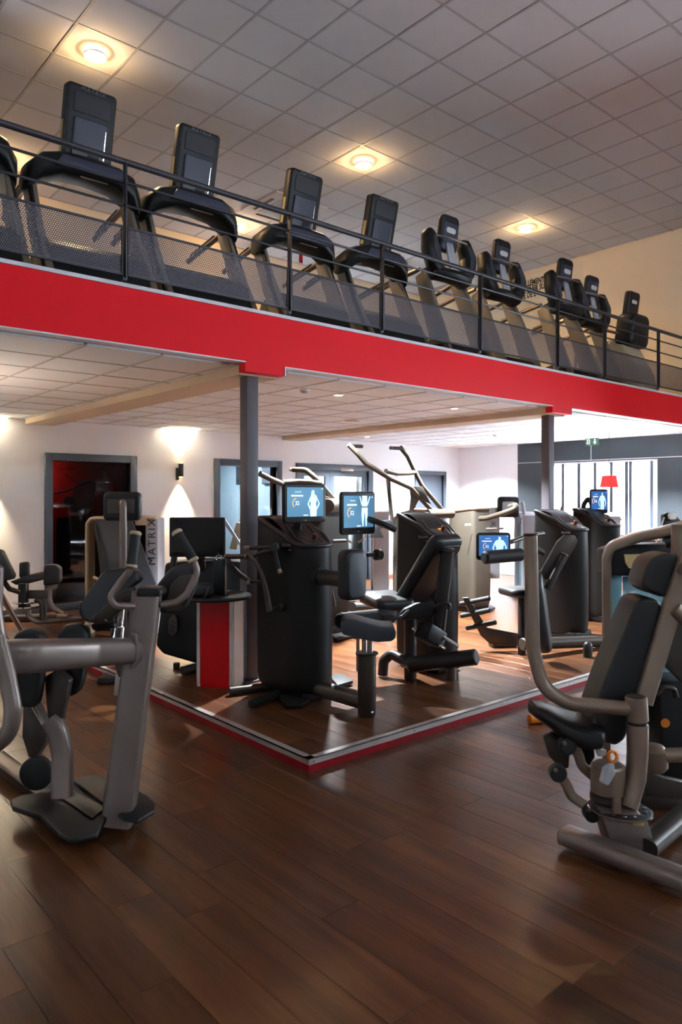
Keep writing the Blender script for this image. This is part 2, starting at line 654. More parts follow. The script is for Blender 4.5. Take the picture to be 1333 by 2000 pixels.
# raised platform with its metal nosing
plat = struct(MB().span((PLX, PLY, 0.0), (RX, PLYE, PLZ - 0.008)).build('platform', M['subfloor'], None, 0))
planks(plat, PLX + 0.045, RX, PLY + 0.045, PLYE, PLZ, lambda x, a, b: True)
LX = 9.2
m = MB(); m.span((PLX - 0.006, PLY - 0.006, 0.0), (LX, PLY, 0.047)); m.span((PLX - 0.006, PLY, 0.0), (PLX, PLYE, 0.047))
m.build('red_riser', M['red_riser'], plat, 0)
m = MB()
m.span((PLX - 0.010, PLY - 0.010, 0.047), (LX, PLY, PLZ + 0.002)); m.span((PLX - 0.010, PLY - 0.010, PLZ - 0.004), (LX, PLY + 0.0455, PLZ + 0.002))
m.build('edge_nosing', M['alu'], plat, 0)
m = MB()
m.span((PLX - 0.010, PLY, 0.047), (PLX, PLYE, PLZ + 0.002)); m.span((PLX - 0.010, PLY + 0.001, PLZ - 0.004), (PLX + 0.0455, PLYE, PLZ + 0.002))
m.build('edge_nosing', M['alu'], plat, 0)
scr = mesh_of(MB().lathe([(0.0055, 0), (0.005, 0.002), (0.003, 0.0035)], (0, 0, 0), (0, 0, 1), 8), 'screw', M['chrome'])
scr2 = mesh_of(MB().lathe([(0.0055, 0), (0.005, 0.002), (0.003, 0.0035)], (0, 0, 0), (0, -1, 0), 8), 'screw', M['red_gloss'])
scr3 = mesh_of(MB().lathe([(0.0055, 0), (0.005, 0.002), (0.003, 0.0035)], (0, 0, 0), (0, -1, 0), 8), 'screw', M['chrome'])
for x in (PLX + 0.03, PLX + 0.9, PLX + 1.86, PLX + 1.9, PLX + 2.8):
    inst('screw', scr3, plat, (x, PLY - 0.0095, 0.064))
    inst('screw', scr2, plat, (x + 0.08, PLY - 0.0055, 0.022))
    inst('screw', scr2, plat, (x + 0.45, PLY - 0.0055, 0.022))
for y in (PLY + 0.06, PLY + 0.8, PLY + 0.84, PLY + 1.9):
    inst('screw', scr, plat, (PLX + 0.02, y, PLZ + 0.001))

# lower walls: the back wall is pieced round its openings
OP = [(3.70, 4.88, 2.17), (6.48, 7.66, 2.18), (8.20, 9.91, 2.16), (11.33, 12.16, 2.12)]
m = MB()
xs = -5.0
for a, b, zt in OP:
    m.span((xs, BACK_Y, 0), (a, BACK_Y + 0.2, ZL + 0.02))
    m.span((a, BACK_Y, zt), (b, BACK_Y + 0.2, ZL + 0.02))
    xs = b
m.span((xs, BACK_Y, 0), (RX + 0.2, BACK_Y + 0.2, ZL + 0.02))
wall_back = struct(m.build('wall_back', M['white_wall'], None, 0))
WY0, WY1, WZ0, WZ1 = 6.10, 8.49, 0.92, 2.32
m = MB(); m.span((RX, 9.07, 0), (RX + 0.2, BACK_Y, ZL + 0.02))
struct(m.build('wall_right', M['white_wall'], None, 0))
m = MB()
m.span((RX - 0.01, WY1, 0), (RX + 0.2, 9.07, ZL + 0.02)); m.span((RX - 0.01, FASC_Y, 0), (RX + 0.2, WY0, ZL + 0.02))
m.span((RX - 0.01, WY0, WZ1), (RX + 0.2, WY1, ZL + 0.02)); m.span((RX - 0.01, WY0, 0), (RX + 0.2, WY1, WZ0))
wrd = struct(m.build('wall_right', M['dark_wall'], None, 0))
m = MB(); m.span((RX - 0.016, FASC_Y, WZ1 + 0.02), (RX - 0.01, 9.06, WZ1 + 0.032)); m.span((RX - 0.014, 7.39, WZ1 + 0.03), (RX - 0.01, 7.40, ZL))
m.build('panel_joint', M['white_trim'], wrd, 0)
struct(MB().span((UX, FASC_Y - 0.1, 0), (RX + 0.2, FASC_Y, ZL)).build('wall_return', M['hall_wall'], None, 0))
struct(MB().span((-5, BACK_Y - 0.015, 0), (3.57, BACK_Y, 0.08)).build('baseboard_back', M['frame'], None, 0))
struct(MB().span((10.06, BACK_Y - 0.015, 0), (11.2, BACK_Y, 0.06)).build('baseboard_back', M['terracotta'], None, 0))

# far window with vertical blind panels, hedge outside
win = struct(MB().span((RX + 0.08, WY0, WZ0), (RX + 0.088, WY1, WZ1)).build('window_3', M['glass'], None, 0))
m = MB()
for y in (WY0 + 0.02, WY0 + 0.8, WY0 + 1.6, WY1 - 0.02): m.span((RX + 0.06, y - 0.025, WZ0), (RX + 0.11, y + 0.025, WZ1))
for z in (WZ0 + 0.025, WZ1 - 0.025): m.span((RX + 0.06, WY0, z - 0.025), (RX + 0.11, WY1, z + 0.025))
m.build('window_frame', M['frame'], win, 0)
MB().span((RX - 0.08, WY0 - 0.05, WZ0 - 0.04), (RX + 0.06, WY1 + 0.05, WZ0)).build('window_sill', M['terracotta'], win, 0)
blind = thing('panel_blind', (RX + 0.03, (WY0 + WY1) / 2, WZ1), 'white vertical panel blind drawn across the bright far window', 'blind')
MB().span((RX + 0.0, WY0 + 0.01, WZ1 - 0.03), (RX + 0.04, WY1 - 0.01, WZ1 - 0.001)).build('headrail', M['white_plastic'], blind, 0)
ys = [6.11, 6.225, 6.625, 6.70, 7.0, 7.33, 7.67, 8.02, 8.25, 8.48]
for a, b in zip(ys[:-1], ys[1:]):
    MB().span((RX + 0.018, a + 0.012, WZ0 + 0.02), (RX + 0.021, b - 0.012, WZ1 - 0.02)).build('blind_panel', M['blind'], blind, 0)
m = MB()
for y in ys[1:-1]: m.span((RX + 0.008, y - 0.036, WZ0 + 0.02), (RX + 0.016, y + 0.026, WZ1 - 0.02))
m.build('gap_strip', M['frame'], blind, 0)  # opaque dark strips added in place of the dark gaps between panels
m = MB()
for k in range(26): m.ball((14.9 + random.random() * 0.6, 4.2 + k * 0.26, 0.3 + random.random() * 0.5), (0.4, 0.34, 0.7 + random.random() * 0.35), 9, 6)
tag(m.build('hedge', M['hedge']), 'green hedge outside behind the far window blinds', 'hedge')

# mezzanine slab, fascia with its deeper pieces over the beams, beams, columns
struct(MB().span((-5, FASC_Y + 0.1, ZL + 0.03), (RX + 0.2, BACK_Y + 0.2, ZM)).build('mezzanine_slab', M['mezz_floor'], None, 0))
m = MB(); m.span((-5, FASC_Y, 2.766), (UX, FASC_Y + 0.1, 3.178))
B1, B2 = (3.32, 3.72), (7.78, 8.20)
for a, b in (B1, B2, (-1.14, -0.74)): m.span((a, FASC_Y, 2.684), (b, FASC_Y + 0.1, 2.766))
struct(m.build('trim_1', M['red'], None, 0))
m = MB(); m.span((-5, FASC_Y - 0.012, 3.178), (UX, FASC_Y + 0.12, 3.206))
struct(m.build('trim_2', M['white_trim'], None, 0))
m = MB()
xs = -0.74
for a, b in (B1, B2, (UX, UX)):
    m.span((xs, FASC_Y - 0.006, 2.755), (a, FASC_Y + 0.11, 2.766)); xs = b
for a, b in (B1, B2): m.span((b - 0.002, FASC_Y - 0.006, 2.684), (b + 0.010, FASC_Y + 0.1, 2.766))
struct(m.build('trim_3', M['white_trim'], None, 0))
for a, b in (B1, B2, (-1.14, -0.74)):
    struct(MB().span((a + 0.006, FASC_Y + 0.1, 2.67), (b - 0.006, BACK_Y, ZL + 0.03)).build('ceiling_beam', M['beam'], None, 0))
for x in (3.42, 7.90):
    m = MB(); m.box((x + 0.058, 5.235, (PLZ + 2.684) / 2), (0.116, 0.116, 2.684 - PLZ), None, 0.008)
    c = struct(m.build('steel_column', M['post'], None, 30))
    MB().box((x + 0.058, 5.235, PLZ + 0.006), (0.2, 0.2, 0.012)).build('base_plate', M['post'], c, 0)

# ceilings of lay-in tiles
TSZ = 0.6


def tiles(parent, x0, x1, y0, y1, z, ox, oy, mt, mg, skip=()):
    me = mesh_of(MB().span((-0.291, -0.291, 0), (0.291, 0.291, 0.016), 0.004), 'ceiling_tile', mt)
    i0, i1 = math.floor((x0 - ox) / TSZ), math.ceil((x1 - ox) / TSZ)
    j0, j1 = math.floor((y0 - oy) / TSZ), math.ceil((y1 - oy) / TSZ)
    cells, rest, g = [], MB(), MB()
    for i in range(i0, i1 + 1):
        for j in range(j0, j1 + 1):
            xa, xb = max(ox + i * TSZ - 0.3, x0), min(ox + i * TSZ + 0.3, x1)
            ya, yb = max(oy + j * TSZ - 0.3, y0), min(oy + j * TSZ + 0.3, y1)
            if xb - xa < 0.05 or yb - ya < 0.05: continue
            if any(a < (xa + xb) / 2 < b and c < (ya + yb) / 2 < d for a, b, c, d in skip): continue
            q = proj(((xa + xb) / 2, (ya + yb) / 2, z))
            s = q[2] if q and -90 < q[0] < W_PX + 90 and -120 < q[1] < HOR else 1e9
            cells.append((s, xa, xb, ya, yb))
    cells.sort()
    for k, (s, xa, xb, ya, yb) in enumerate(cells):
        c = ((xa + xb) / 2, (ya + yb) / 2, z + random.random() * 0.0015)
        if k < 300 and s < 1e8:
            inst('ceiling_tile', me, parent, c, ((xb - xa) / 0.6, (yb - ya) / 0.6, 1))
        else:
            rest.span((xa + 0.009, ya + 0.009, z), (xb - 0.009, yb - 0.009, z + 0.016))
    if rest.v: tag(rest.build('far_tiles', mt, parent, 0), kind='stuff')
    for i in range(i0, i1 + 2):
        x = ox + i * TSZ - 0.3
        if x0 < x < x1: g.span((x - 0.012, y0, z - 0.003), (x + 0.012, y1, z + 0.003))
    for j in range(j0, j1 + 2):
        y = oy + j * TSZ - 0.3
        if y0 < y < y1: g.span((x0, y - 0.012, z - 0.0028), (x1, y + 0.012, z + 0.0032))
    g.build('ceiling_grid', mg, parent, 0)


AC = (6.15, 7.05, 8.53, 9.43)      # the cassette takes the place of whole tiles
ceil_up = struct(MB().span((-5, -5, ZC + 0.03), (UX + 0.2, 11.2, ZC + 0.15)).build('ceiling', M['grid'], None, 0))
tiles(ceil_up, -1.0, UX, 1.2, 10.95, ZC, 2.86, 7.03, M['tile'], M['grid'])
ceil_lo = struct(MB().span((-5, FASC_Y + 0.1, ZL + 0.02), (RX + 0.2, BACK_Y, ZL + 0.028)).build('ceiling', M['grid_low'], None, 0))
for a, b in ((-0.74, B1[0]), (B1[1], B2[0]), (B2[1], RX)):
    tiles(ceil_lo, a, b, FASC_Y + 0.11, BACK_Y, ZL, 2.03 - 0.3, 5.46, M['tile_low'], M['grid_low'])

# upper walls
struct(MB().span((-5, 10.95, ZM), (UX + 0.2, 11.15, ZC + 0.03)).build('wall_upper_back', M['beige_wall'], None, 0))
struct(MB().span((UX, FASC_Y - 0.1, ZL), (UX + 0.2, 10.95, ZC + 0.03)).build('wall_upper_right', M['beige_wall'], None, 0))
# the hall in front: unseen walls, with window slits added right and rear for daylight
GY0, GY1, GZ0, GZ1 = -1.8, 2.8, 1.79, 2.21
m = MB()
m.span((UX, -5, 0), (UX + 0.2, GY0, ZC)); m.span((UX, GY1, 0), (UX + 0.2, FASC_Y - 0.1, ZC))
m.span((UX, GY0, 0), (UX + 0.2, GY1, GZ0)); m.span((UX, GY0, GZ1), (UX + 0.2, GY1, ZC))
struct(m.build('wall_hall_right', M['hall_wall'], None, 0))
w4 = struct(MB().span((UX + 0.1, GY0, GZ0), (UX + 0.108, GY1, GZ1)).build('unseen_window_right', M['glass'], None, 0))  # unseen right window added, its slit sized for the daylight it gives
m = MB()
for y in np.linspace(GY0, GY1, 5): m.span((UX + 0.06, y - 0.03, GZ0), (UX + 0.14, y + 0.03, GZ1))
for z in (GZ0, GZ1): m.span((UX + 0.06, GY0, z - 0.03), (UX + 0.14, GY1, z + 0.03))
m.build('window_frame', M['frame'], w4, 0)
struct(MB().span((-5.2, -5, 0), (-5, 15, ZC)).build('wall_hall_left', M['hall_wall'], None, 0))
HX0, HX1, HZ0, HZ1 = 4.2, 11.8, 3.915, 4.085
m = MB()
m.span((-5.2, -5.2, 0), (HX0, -5, ZC)); m.span((HX1, -5.2, 0), (UX + 0.2, -5, ZC))
m.span((HX0, -5.2, 0), (HX1, -5, HZ0)); m.span((HX0, -5.2, HZ1), (HX1, -5, ZC))
struct(m.build('wall_hall_rear', M['hall_wall'], None, 0))
w5 = struct(MB().span((HX0, -5.108, HZ0), (HX1, -5.10, HZ1)).build('added_window_rear', M['glass'], None, 0))  # high rear window added out of view to light the fascia from the front
m = MB()
for x in np.linspace(HX0, HX1, 7): m.span((x - 0.03, -5.14, HZ0), (x + 0.03, -5.06, HZ1))
for z in (HZ0, HZ1): m.span((HX0, -5.14, z - 0.03), (HX1, -5.06, z + 0.03))
m.build('window_frame', M['frame'], w5, 0)


# ---------------------------------------------------------------- openings in the back wall
def frame3(name, a, b, zt, wj, parent, mat, sill=False):
    """architrave round an opening a..b, standing 3 cm proud of the wall"""
    m = MB()
    y0, y1 = BACK_Y - 0.03, BACK_Y + 0.205
    m.span((a - wj, y0, 0), (a, y1, zt + wj), 0.004); m.span((b, y0, 0), (b + wj, y1, zt + wj), 0.004)
    m.span((a, y0, zt), (b, y1, zt + wj), 0.004)
    if sill: m.span((a, y0, 0.0), (b, y1, 0.10), 0.004)
    return m.build(name, mat, parent, 30)


def room(name, x0, x1, y1, zt, mw, mc):
    m = MB()
    y0 = BACK_Y + 0.2
    m.span((x0 - 0.06, y0, 0), (x0, y1, zt)); m.span((x1, y0, 0), (x1 + 0.06, y1, zt)); m.span((x0, y1, 0), (x1, y1 + 0.06, zt))
    struct(m.build('wall_' + name, mw, None, 0))
    struct(MB().span((x0 - 0.06, y0, zt), (x1 + 0.06, y1 + 0.06, zt + 0.06)).build('ceiling_' + name, mc, None, 0))


a, b, zt = OP[0]
w = struct(MB().span((a, BACK_Y + 0.05, 0.1), (b, BACK_Y + 0.058, zt)).build('window_1', M['glass_dark'], None, 0))
frame3('window_frame', a, b, zt, 0.11, w, M['frame'], True)
room('red_room', 2.2, 6.0, 13.4, 2.5, M['red_room'], M['black_room'])
light('SPOT', 'red_spot', (4.05, 12.9, 2.3), 60, (1, 0.10, 0.06), (4.05, 13.4, 2.2), spot_size=2.6, spot_blend=0.8, shadow_soft_size=0.03)
a, b, zt = OP[1]
w = struct(MB().span((a, BACK_Y + 0.05, 0.1), (b, BACK_Y + 0.058, zt)).build('window_2', M['glass'], None, 0))
frame3('window_frame', a, b, zt, 0.11, w, M['frame'], True)
room('blue_room', 6.2, 8.03, 13.2, 2.6, M['blue_room'], M['blue_room'])
a, b, zt = OP[2]
d1 = struct(frame3('door_1', a, b, zt, 0.11, None, M['frame']))
mid = (a + b) / 2 - 0.12
for p, q in ((a, mid), (mid + 0.004, b)):
    m = MB(); y0, y1 = BACK_Y + 0.03, BACK_Y + 0.07
    m.span((p, y0, 0.01), (p + 0.11, y1, zt)); m.span((q - 0.11, y0, 0.01), (q, y1, zt))
    m.span((p + 0.11, y0, zt - 0.12), (q - 0.11, y1, zt)); m.span((p + 0.11, y0, 0.01), (q - 0.11, y1, 0.22))
    lf = m.build('door_leaf', M['door'], d1, 0)
    MB().span((p + 0.11, BACK_Y + 0.046, 0.22), (q - 0.11, BACK_Y + 0.054, zt - 0.12)).build('door_pane', M['glass'], lf, 0)
    hx = mid - 0.05 if q <= mid + 0.01 else mid + 0.055
    MB().sweep([(hx, BACK_Y + 0.03, 1.0), (hx, BACK_Y - 0.03, 1.0), (hx + (0.12 if hx > mid else -0.12), BACK_Y - 0.03, 1.0)], 0.009, bend=0.015, n=8).build('door_handle', M['silver'], lf)
m = MB(); m.span((b - 0.75, BACK_Y - 0.04, zt - 0.02), (b - 0.42, BACK_Y + 0.03, zt + 0.05), 0.01)
m.sweep([(b - 0.45, BACK_Y - 0.03, zt + 0.02), (b - 0.25, BACK_Y - 0.12, zt + 0.03), (b - 0.05, BACK_Y - 0.04, zt + 0.05)], 0.008, n=6)
m.build('door_closer', M['silver'], d1)
room('corridor', 8.1, 11.1, 15.0, 2.6, M['bright_room'], M['bright_room'])
a, b, zt = OP[3]
d2 = struct(frame3('door_2', a, b, zt, 0.08, None, M['door']))
lf = MB().span((a, BACK_Y + 0.03, 0.01), (b, BACK_Y + 0.075, zt), 0.003).build('door_leaf', M['door'], d2, 0)
MB().sweep([(a + 0.07, BACK_Y + 0.03, 1.0), (a + 0.07, BACK_Y - 0.03, 1.0), (a + 0.19, BACK_Y - 0.03, 1.0)], 0.009, bend=0.015, n=8).build('door_handle', M['silver'], lf)


def ceiling_panel(x, y, z, label, energy, col):
    t = thing('ceiling_panel_light', (x, y, z), label, 'light')
    MB().span((x - 0.3, y - 0.3, z - 0.03), (x + 0.3, y + 0.3, z), 0.005).build('housing', M['white_plastic'], t)
    MB().span((x - 0.27, y - 0.27, z - 0.034), (x + 0.27, y + 0.27, z - 0.030)).build('diffuser', M['downlight'], t)
    o = light('AREA', 'panel_lamp', (x, y, z - 0.05), energy, col, (x, y, 0), size=0.5)
    o.parent = t; o.location = (0, 0, -0.05)


ceiling_panel(7.0, 11.9, 2.6, 'square ceiling light in the blue-grey room behind the second window', 90, (0.86, 0.95, 1.0))
ceiling_panel(9.3, 12.6, 2.6, 'square ceiling light in the pale corridor behind the double doors', 150, (0.93, 0.97, 1.0))

# ---------------------------------------------------------------- ceiling fittings
def round_light(x, y, label, cat='light'):
    t = thing('ceiling_light', (x, y, ZC), label, cat, 'round lights of the upper ceiling')
    z = ZC
    MB().lathe([(0.088, -0.040), (0.108, -0.042), (0.114, -0.048), (0.108, -0.058), (0.078, -0.060)], (x, y, z), (0, 0, 1), 28).build('rim', M['white_plastic'], t)
    MB().lathe([(0.088, 0.0), (0.090, -0.040), (0.080, -0.0605), (0.07, -0.063)], (x, y, z), (0, 0, 1), 28).build('lens', M['lamp'], t)
    o = light('POINT', 'lamp', (0, 0, 0), 15, WARM, shadow_soft_size=0.03)
    o.parent = t; o.location = (0, 0, -0.12)
    o = light('SPOT', 'lamp_down', (0, 0, 0), 230, WARM, shadow_soft_size=0.08, spot_size=2.5, spot_blend=0.9)
    o.parent = t; o.location = (0, 0, -0.075)


round_light(2.86, 7.03, 'round glowing ceiling light above the treadmill nearest the left edge')
round_light(6.46, 7.03, 'round glowing ceiling light in the middle of the upper ceiling')
round_light(10.06, 7.03, 'round glowing ceiling light nearest the upper right wall')
round_light(6.46, 10.03, 'round glowing ceiling light beside the ceiling air unit, seen past the railing')
round_light(2.86, 10.03, 'round glowing ceiling light at the left picture edge behind the handrail')

ac = thing('air_conditioner', (6.6, 8.98, ZC), 'flat white ceiling air unit with dark slots above the treadmills', 'air conditioner')
MB().span((6.12, 8.50, ZC - 0.036), (7.08, 9.46, ZC - 0.004), 0.01).build('cover', M['tile'], ac)
MB().span((6.32, 8.70, ZC - 0.042), (6.88, 9.26, ZC - 0.035)).build('grille', M['lightgrey'], ac)
for dx, dy in ((0, 1), (0, -1), (1, 0), (-1, 0)):
    s = (0.5, 0.05, 0.006) if dx == 0 else (0.05, 0.5, 0.006)
    MB().box((6.6 + dx * 0.38, 8.98 + dy * 0.38, ZC - 0.038), s).build('slot', M['black'], ac)

DL = [(5.06, 5.91, 'recessed downlight in the white lower ceiling nearest the left column'),
      (6.91, 5.87, 'recessed downlight in the white lower ceiling just left of the second beam'),
      (9.0, 9.7, 'small recessed downlight near the back wall above the double doors'),
      (11.5, 9.6, 'small recessed downlight near the far back corner of the lower ceiling'),
      (11.4, 5.87, 'recessed downlight in the lower ceiling right of the second column')]
for x, y, lab in DL:
    t = thing('downlight', (x, y, ZL), lab, 'light', 'downlights of the lower ceiling')
    MB().lathe([(0.055, 0.0), (0.06, -0.003), (0.058, -0.008), (0.042, -0.009)], (x, y, ZL), (0, 0, 1), 20).build('rim', M['white_plastic'], t)
    MB().lathe([(0.042, 0.004), (0.042, -0.010), (0.03, -0.0105)], (x, y, ZL), (0, 0, 1), 16).build('lens', M['downlight'], t)
    o = light('SPOT', 'lamp', (0, 0, 0), 1700 if y < 7 else 1000, SOFT, shadow_soft_size=0.05, spot_size=1.95 if y < 7 else 2.2, spot_blend=0.6)
    o.parent = t; o.location = (0, 0, -0.03)
p = PZ(688, 821, ZL)
t = thing('ceiling_speaker', (p.x, p.y, ZL), 'round flat loudspeaker grille in the lower ceiling', 'speaker')
MB().lathe([(0.10, 0.0), (0.11, -0.006), (0.10, -0.012)], (p.x, p.y, ZL), (0, 0, 1), 24).build('bezel', M['beam'], t)
MB().lathe([(0.09, -0.009), (0.088, -0.014), (0.05, -0.016)], (p.x, p.y, ZL), (0, 0, 1), 24).build('grille', M['lightgrey'], t)
for px, py, lab in ((595, 760, 'small white smoke detector on the lower ceiling near the left column'), (968, 848, 'small white smoke detector on the lower ceiling past the second beam')):
    p = PZ(px, py, ZL)
    t = thing('smoke_detector', (p.x, p.y, ZL), lab, 'smoke detector')
    MB().lathe([(0.045, 0.0), (0.05, -0.01), (0.05, -0.022)], (p.x, p.y, ZL), (0, 0, 1), 16).build('base', M['white_plastic'], t)
    MB().lathe([(0.04, -0.02), (0.036, -0.036), (0.02, -0.042)], (p.x, p.y, ZL), (0, 0, 1), 16).build('sensor_cap', M['lightgrey'], t)


def sconce(px, py, label):
    p = PY(px, py, BACK_Y)
    t = thing('wall_sconce', p, label, 'wall lamp', 'up and down wall lamps')
    MB().box((p.x - 0.01, p.y - 0.015, p.z - 0.03), (0.05, 0.03, 0.20), None, 0.004).build('backplate', M['black'], t)
    m = MB(); m.lathe([(0.036, -0.11), (0.041, -0.105), (0.041, 0.105), (0.036, 0.11), (0.032, 0.10)], (p.x + 0.02, p.y - 0.075, p.z + 0.03), (0, 0, 1), 20)
    m.build('tube', M['black'], t)
    for s in (1, -1):
        MB().lathe([(0.026, 0), (0.028, 0.003 * s), (0.02, 0.006 * s)], (p.x + 0.02, p.y - 0.075, p.z + 0.03 + s * 0.108), (0, 0, 1), 14).build('lens', M['lamp'], t)
        o = light('SPOT', 'lamp', (0, 0, 0), 1500 if s > 0 else 330, (1.0, 0.80, 0.50), spot_size=1.12 if s > 0 else 1.1, spot_blend=1.0, shadow_soft_size=0.02)
        o.parent = t; o.location = (0.02, -0.078, 0.03 + s * 0.13)
        o.rotation_euler = (math.pi, 0, 0) if s > 0 else (0, 0, 0)


sconce(347, 922, 'black cylinder wall lamp shining up and down between the two dark-framed windows')
sconce(-34, 905, 'black cylinder wall lamp at the left end of the back wall')


def pendant(p, ztop, label, energy=240, col=SOFT):
    p = V(p)
    t = thing('pendant_lamp', (p.x, p.y, ztop), label, 'lamp')
    MB().cyl((p.x, p.y, p.z + 0.10), (p.x, p.y, ztop), 0.004, 6).build('cord', M['ink'], t)
    MB().lathe([(0.012, 0.10), (0.016, 0.11), (0.012, 0.14)], p, (0, 0, 1), 10).build('cap', M['alu'], t)
    m = MB(); m.lathe([(0.135, -0.09), (0.138, -0.088), (0.105, 0.085), (0.101, 0.088), (0.101, 0.084), (0.132, -0.086)], p, (0, 0, 1), 28)
    m.build('lamp_shade', M['red_shade'], t)
    MB().ball((p.x, p.y, p.z + 0.01), (0.03, 0.03, 0.042), 12, 8).build('bulb', M['lamp'], t)
    o = light('POINT', 'lamp', (0, 0, 0), energy, col, shadow_soft_size=0.04)
    o.parent = t; o.location = (0, 0, p.z + 0.06 - ztop)


pendant(PD(1190.5, 940, 11.2), ZL, 'red lamp shade hanging before the bright far window')
pendant((0.8, 7.2, 1.9), ZL, 'added red lamp shade, out of view on the left, lighting the lower left bay', 120, (1.0, 0.80, 0.58))  # lamp added out of view to brighten the left bay
pendant(PY(695, 946, 11.8), 2.6, 'red lamp shade seen through the glass of the double doors')

# exit sign, hung from the lower ceiling
c = PD(1157, 863, 12.6)
t = thing('exit_sign', (c.x, c.y, ZL), 'green emergency exit sign with running figure and down arrow under the ceiling', 'sign')
MB().box(c, (0.02, 0.25, 0.125), None, 0.004).build('sign_panel', M['exit_green'], t)
m = MB()
for s in (-0.08, 0.08): m.cyl((c.x, c.y + s, c.z + 0.06), (c.x, c.y + s, ZL), 0.004, 6)
m.build('hanger', M['alu'], t)
def spt(u, v): return V((c.x - 0.0105, c.y - u, c.z + v))
m = MB()
m.prism([spt(0.05, 0.045), spt(0.07, 0.045), spt(0.07, -0.005), spt(0.09, -0.005), spt(0.06, -0.045), spt(0.03, -0.005), spt(0.05, -0.005)], (-0.001, 0, 0))
m.build('arrow', M['white_plastic'], t, 0)
m = MB()
for poly in ([(-0.10, 0.045), (-0.035, 0.045), (-0.035, -0.045), (-0.045, -0.045), (-0.045, 0.035), (-0.10, 0.035)],
             [(-0.085, 0.028), (-0.070, 0.028), (-0.070, 0.014), (-0.085, 0.014)],
             [(-0.088, 0.010), (-0.066, 0.010), (-0.072, -0.014), (-0.058, -0.040), (-0.066, -0.044), (-0.080, -0.018), (-0.098, -0.034), (-0.104, -0.028), (-0.09, -0.01)]):
    m.prism([spt(*q) for q in poly], (-0.001, 0, 0))
m.build('running_figure', M['white_plastic'], t, 0)

# wall panel upstairs with the visible fragments of its lettering
q1, q2 = PX(962, 560, UX), PX(1140, 585, UX)
zt = PX(1140, 510, UX).z
t = thing('wall_sign', (UX, q1.y, 4.4), 'white wall sign with dark capital lettering behind the machines upstairs', 'sign')
MB().span((UX - 0.012, q2.y, PX(1140, 588, UX).z), (UX, q1.y, zt), 0.002).build('sign_panel', pm('sign_white', (226, 208, 182), 0.6, var=0.02), t)
for s, px, py in (('LLEMENT DES', 1027, 560), ('AINER SU', 1027, 572.5), ('TE DE L', 1018, 585)):
    o = PX(px, py, UX - 0.013)
    text(s, 0.155, o, (0, -1, 0), (0, 0, 1), M['ink'], t, ext=0.0005, sx=0.66, bold=0.006)

# televisions in the blue-grey room
def tv(y0, y1, z0, z1, x, label, mat):
    """flat television on the side wall at x, its picture towards -x"""
    t = thing('television', (x, (y0 + y1) / 2, z0), label, 'television')
    MB().span((x - 0.05, y0, z0), (x, y1, z1), 0.006).build('casing', M['black'], t)
    MB().span((x - 0.053, y0 + 0.02, z0 + 0.02), (x - 0.049, y1 - 0.02, z1 - 0.02)).build('screen', mat, t, 0)
    MB().span((x, (y0 + y1) / 2 - 0.06, z0 + 0.08), (8.026, (y0 + y1) / 2 + 0.06, z1 - 0.08)).build('bracket', M['dark_steel'], t)


p, q = PX(514, 946, 8.0), PX(537, 911, 8.0)
tv(q.y, p.y, p.z, q.z, 8.02, 'wall television with a blue mountain picture right of the left column', screen_mat('tv_picture', (40, 70, 110), (190, 215, 240), 0.8))
p, q = PX(461, 947, 7.9), PX(480, 906, 7.9)
tv(q.y, p.y, p.z, q.z, 7.95, 'dark wall television half hidden behind the left column', M['off_screen'])

# ================================================================ UPSTAIRS: railing
RY = 5.10
rail = thing('balcony_railing', (6.4, RY, 3.206), 'anthracite steel railing with perforated panels along the red mezzanine edge', 'railing')
PXS = [0.79, 2.30, 3.81, 4.93, 6.44, 7.97, 9.10, 10.63, 12.0]
MB().sweep([(-0.8, RY, 4.115), (UX, RY, 4.115)], 0.024, n=12).build('handrail', M['rail'], rail)
for z in (3.972, 3.800):
    MB().sweep([(-0.8, RY + 0.01, z), (UX, RY + 0.01, z)], 0.0105, n=8).build('mid_rail', M['rail'], rail)
for x in PXS:
    m = MB()
    m.box((x, RY, (3.206 + 4.10) / 2 + 0.03), (0.014, 0.05, 0.84), None, 0.003)
    m.sweep([(x, RY, 3.28), (x, RY + 0.005, 3.25), (x + 0.0, RY + 0.06, 3.19), (x, RY + 0.06, 3.15)], 0.02, 0.008, e=4, n=8, up=(0, 0.3, 1))
    m.sweep([(x, RY, 4.06), (x, RY, 4.112)], 0.012, n=8)
    m.build('post', M['rail'], rail, 30)


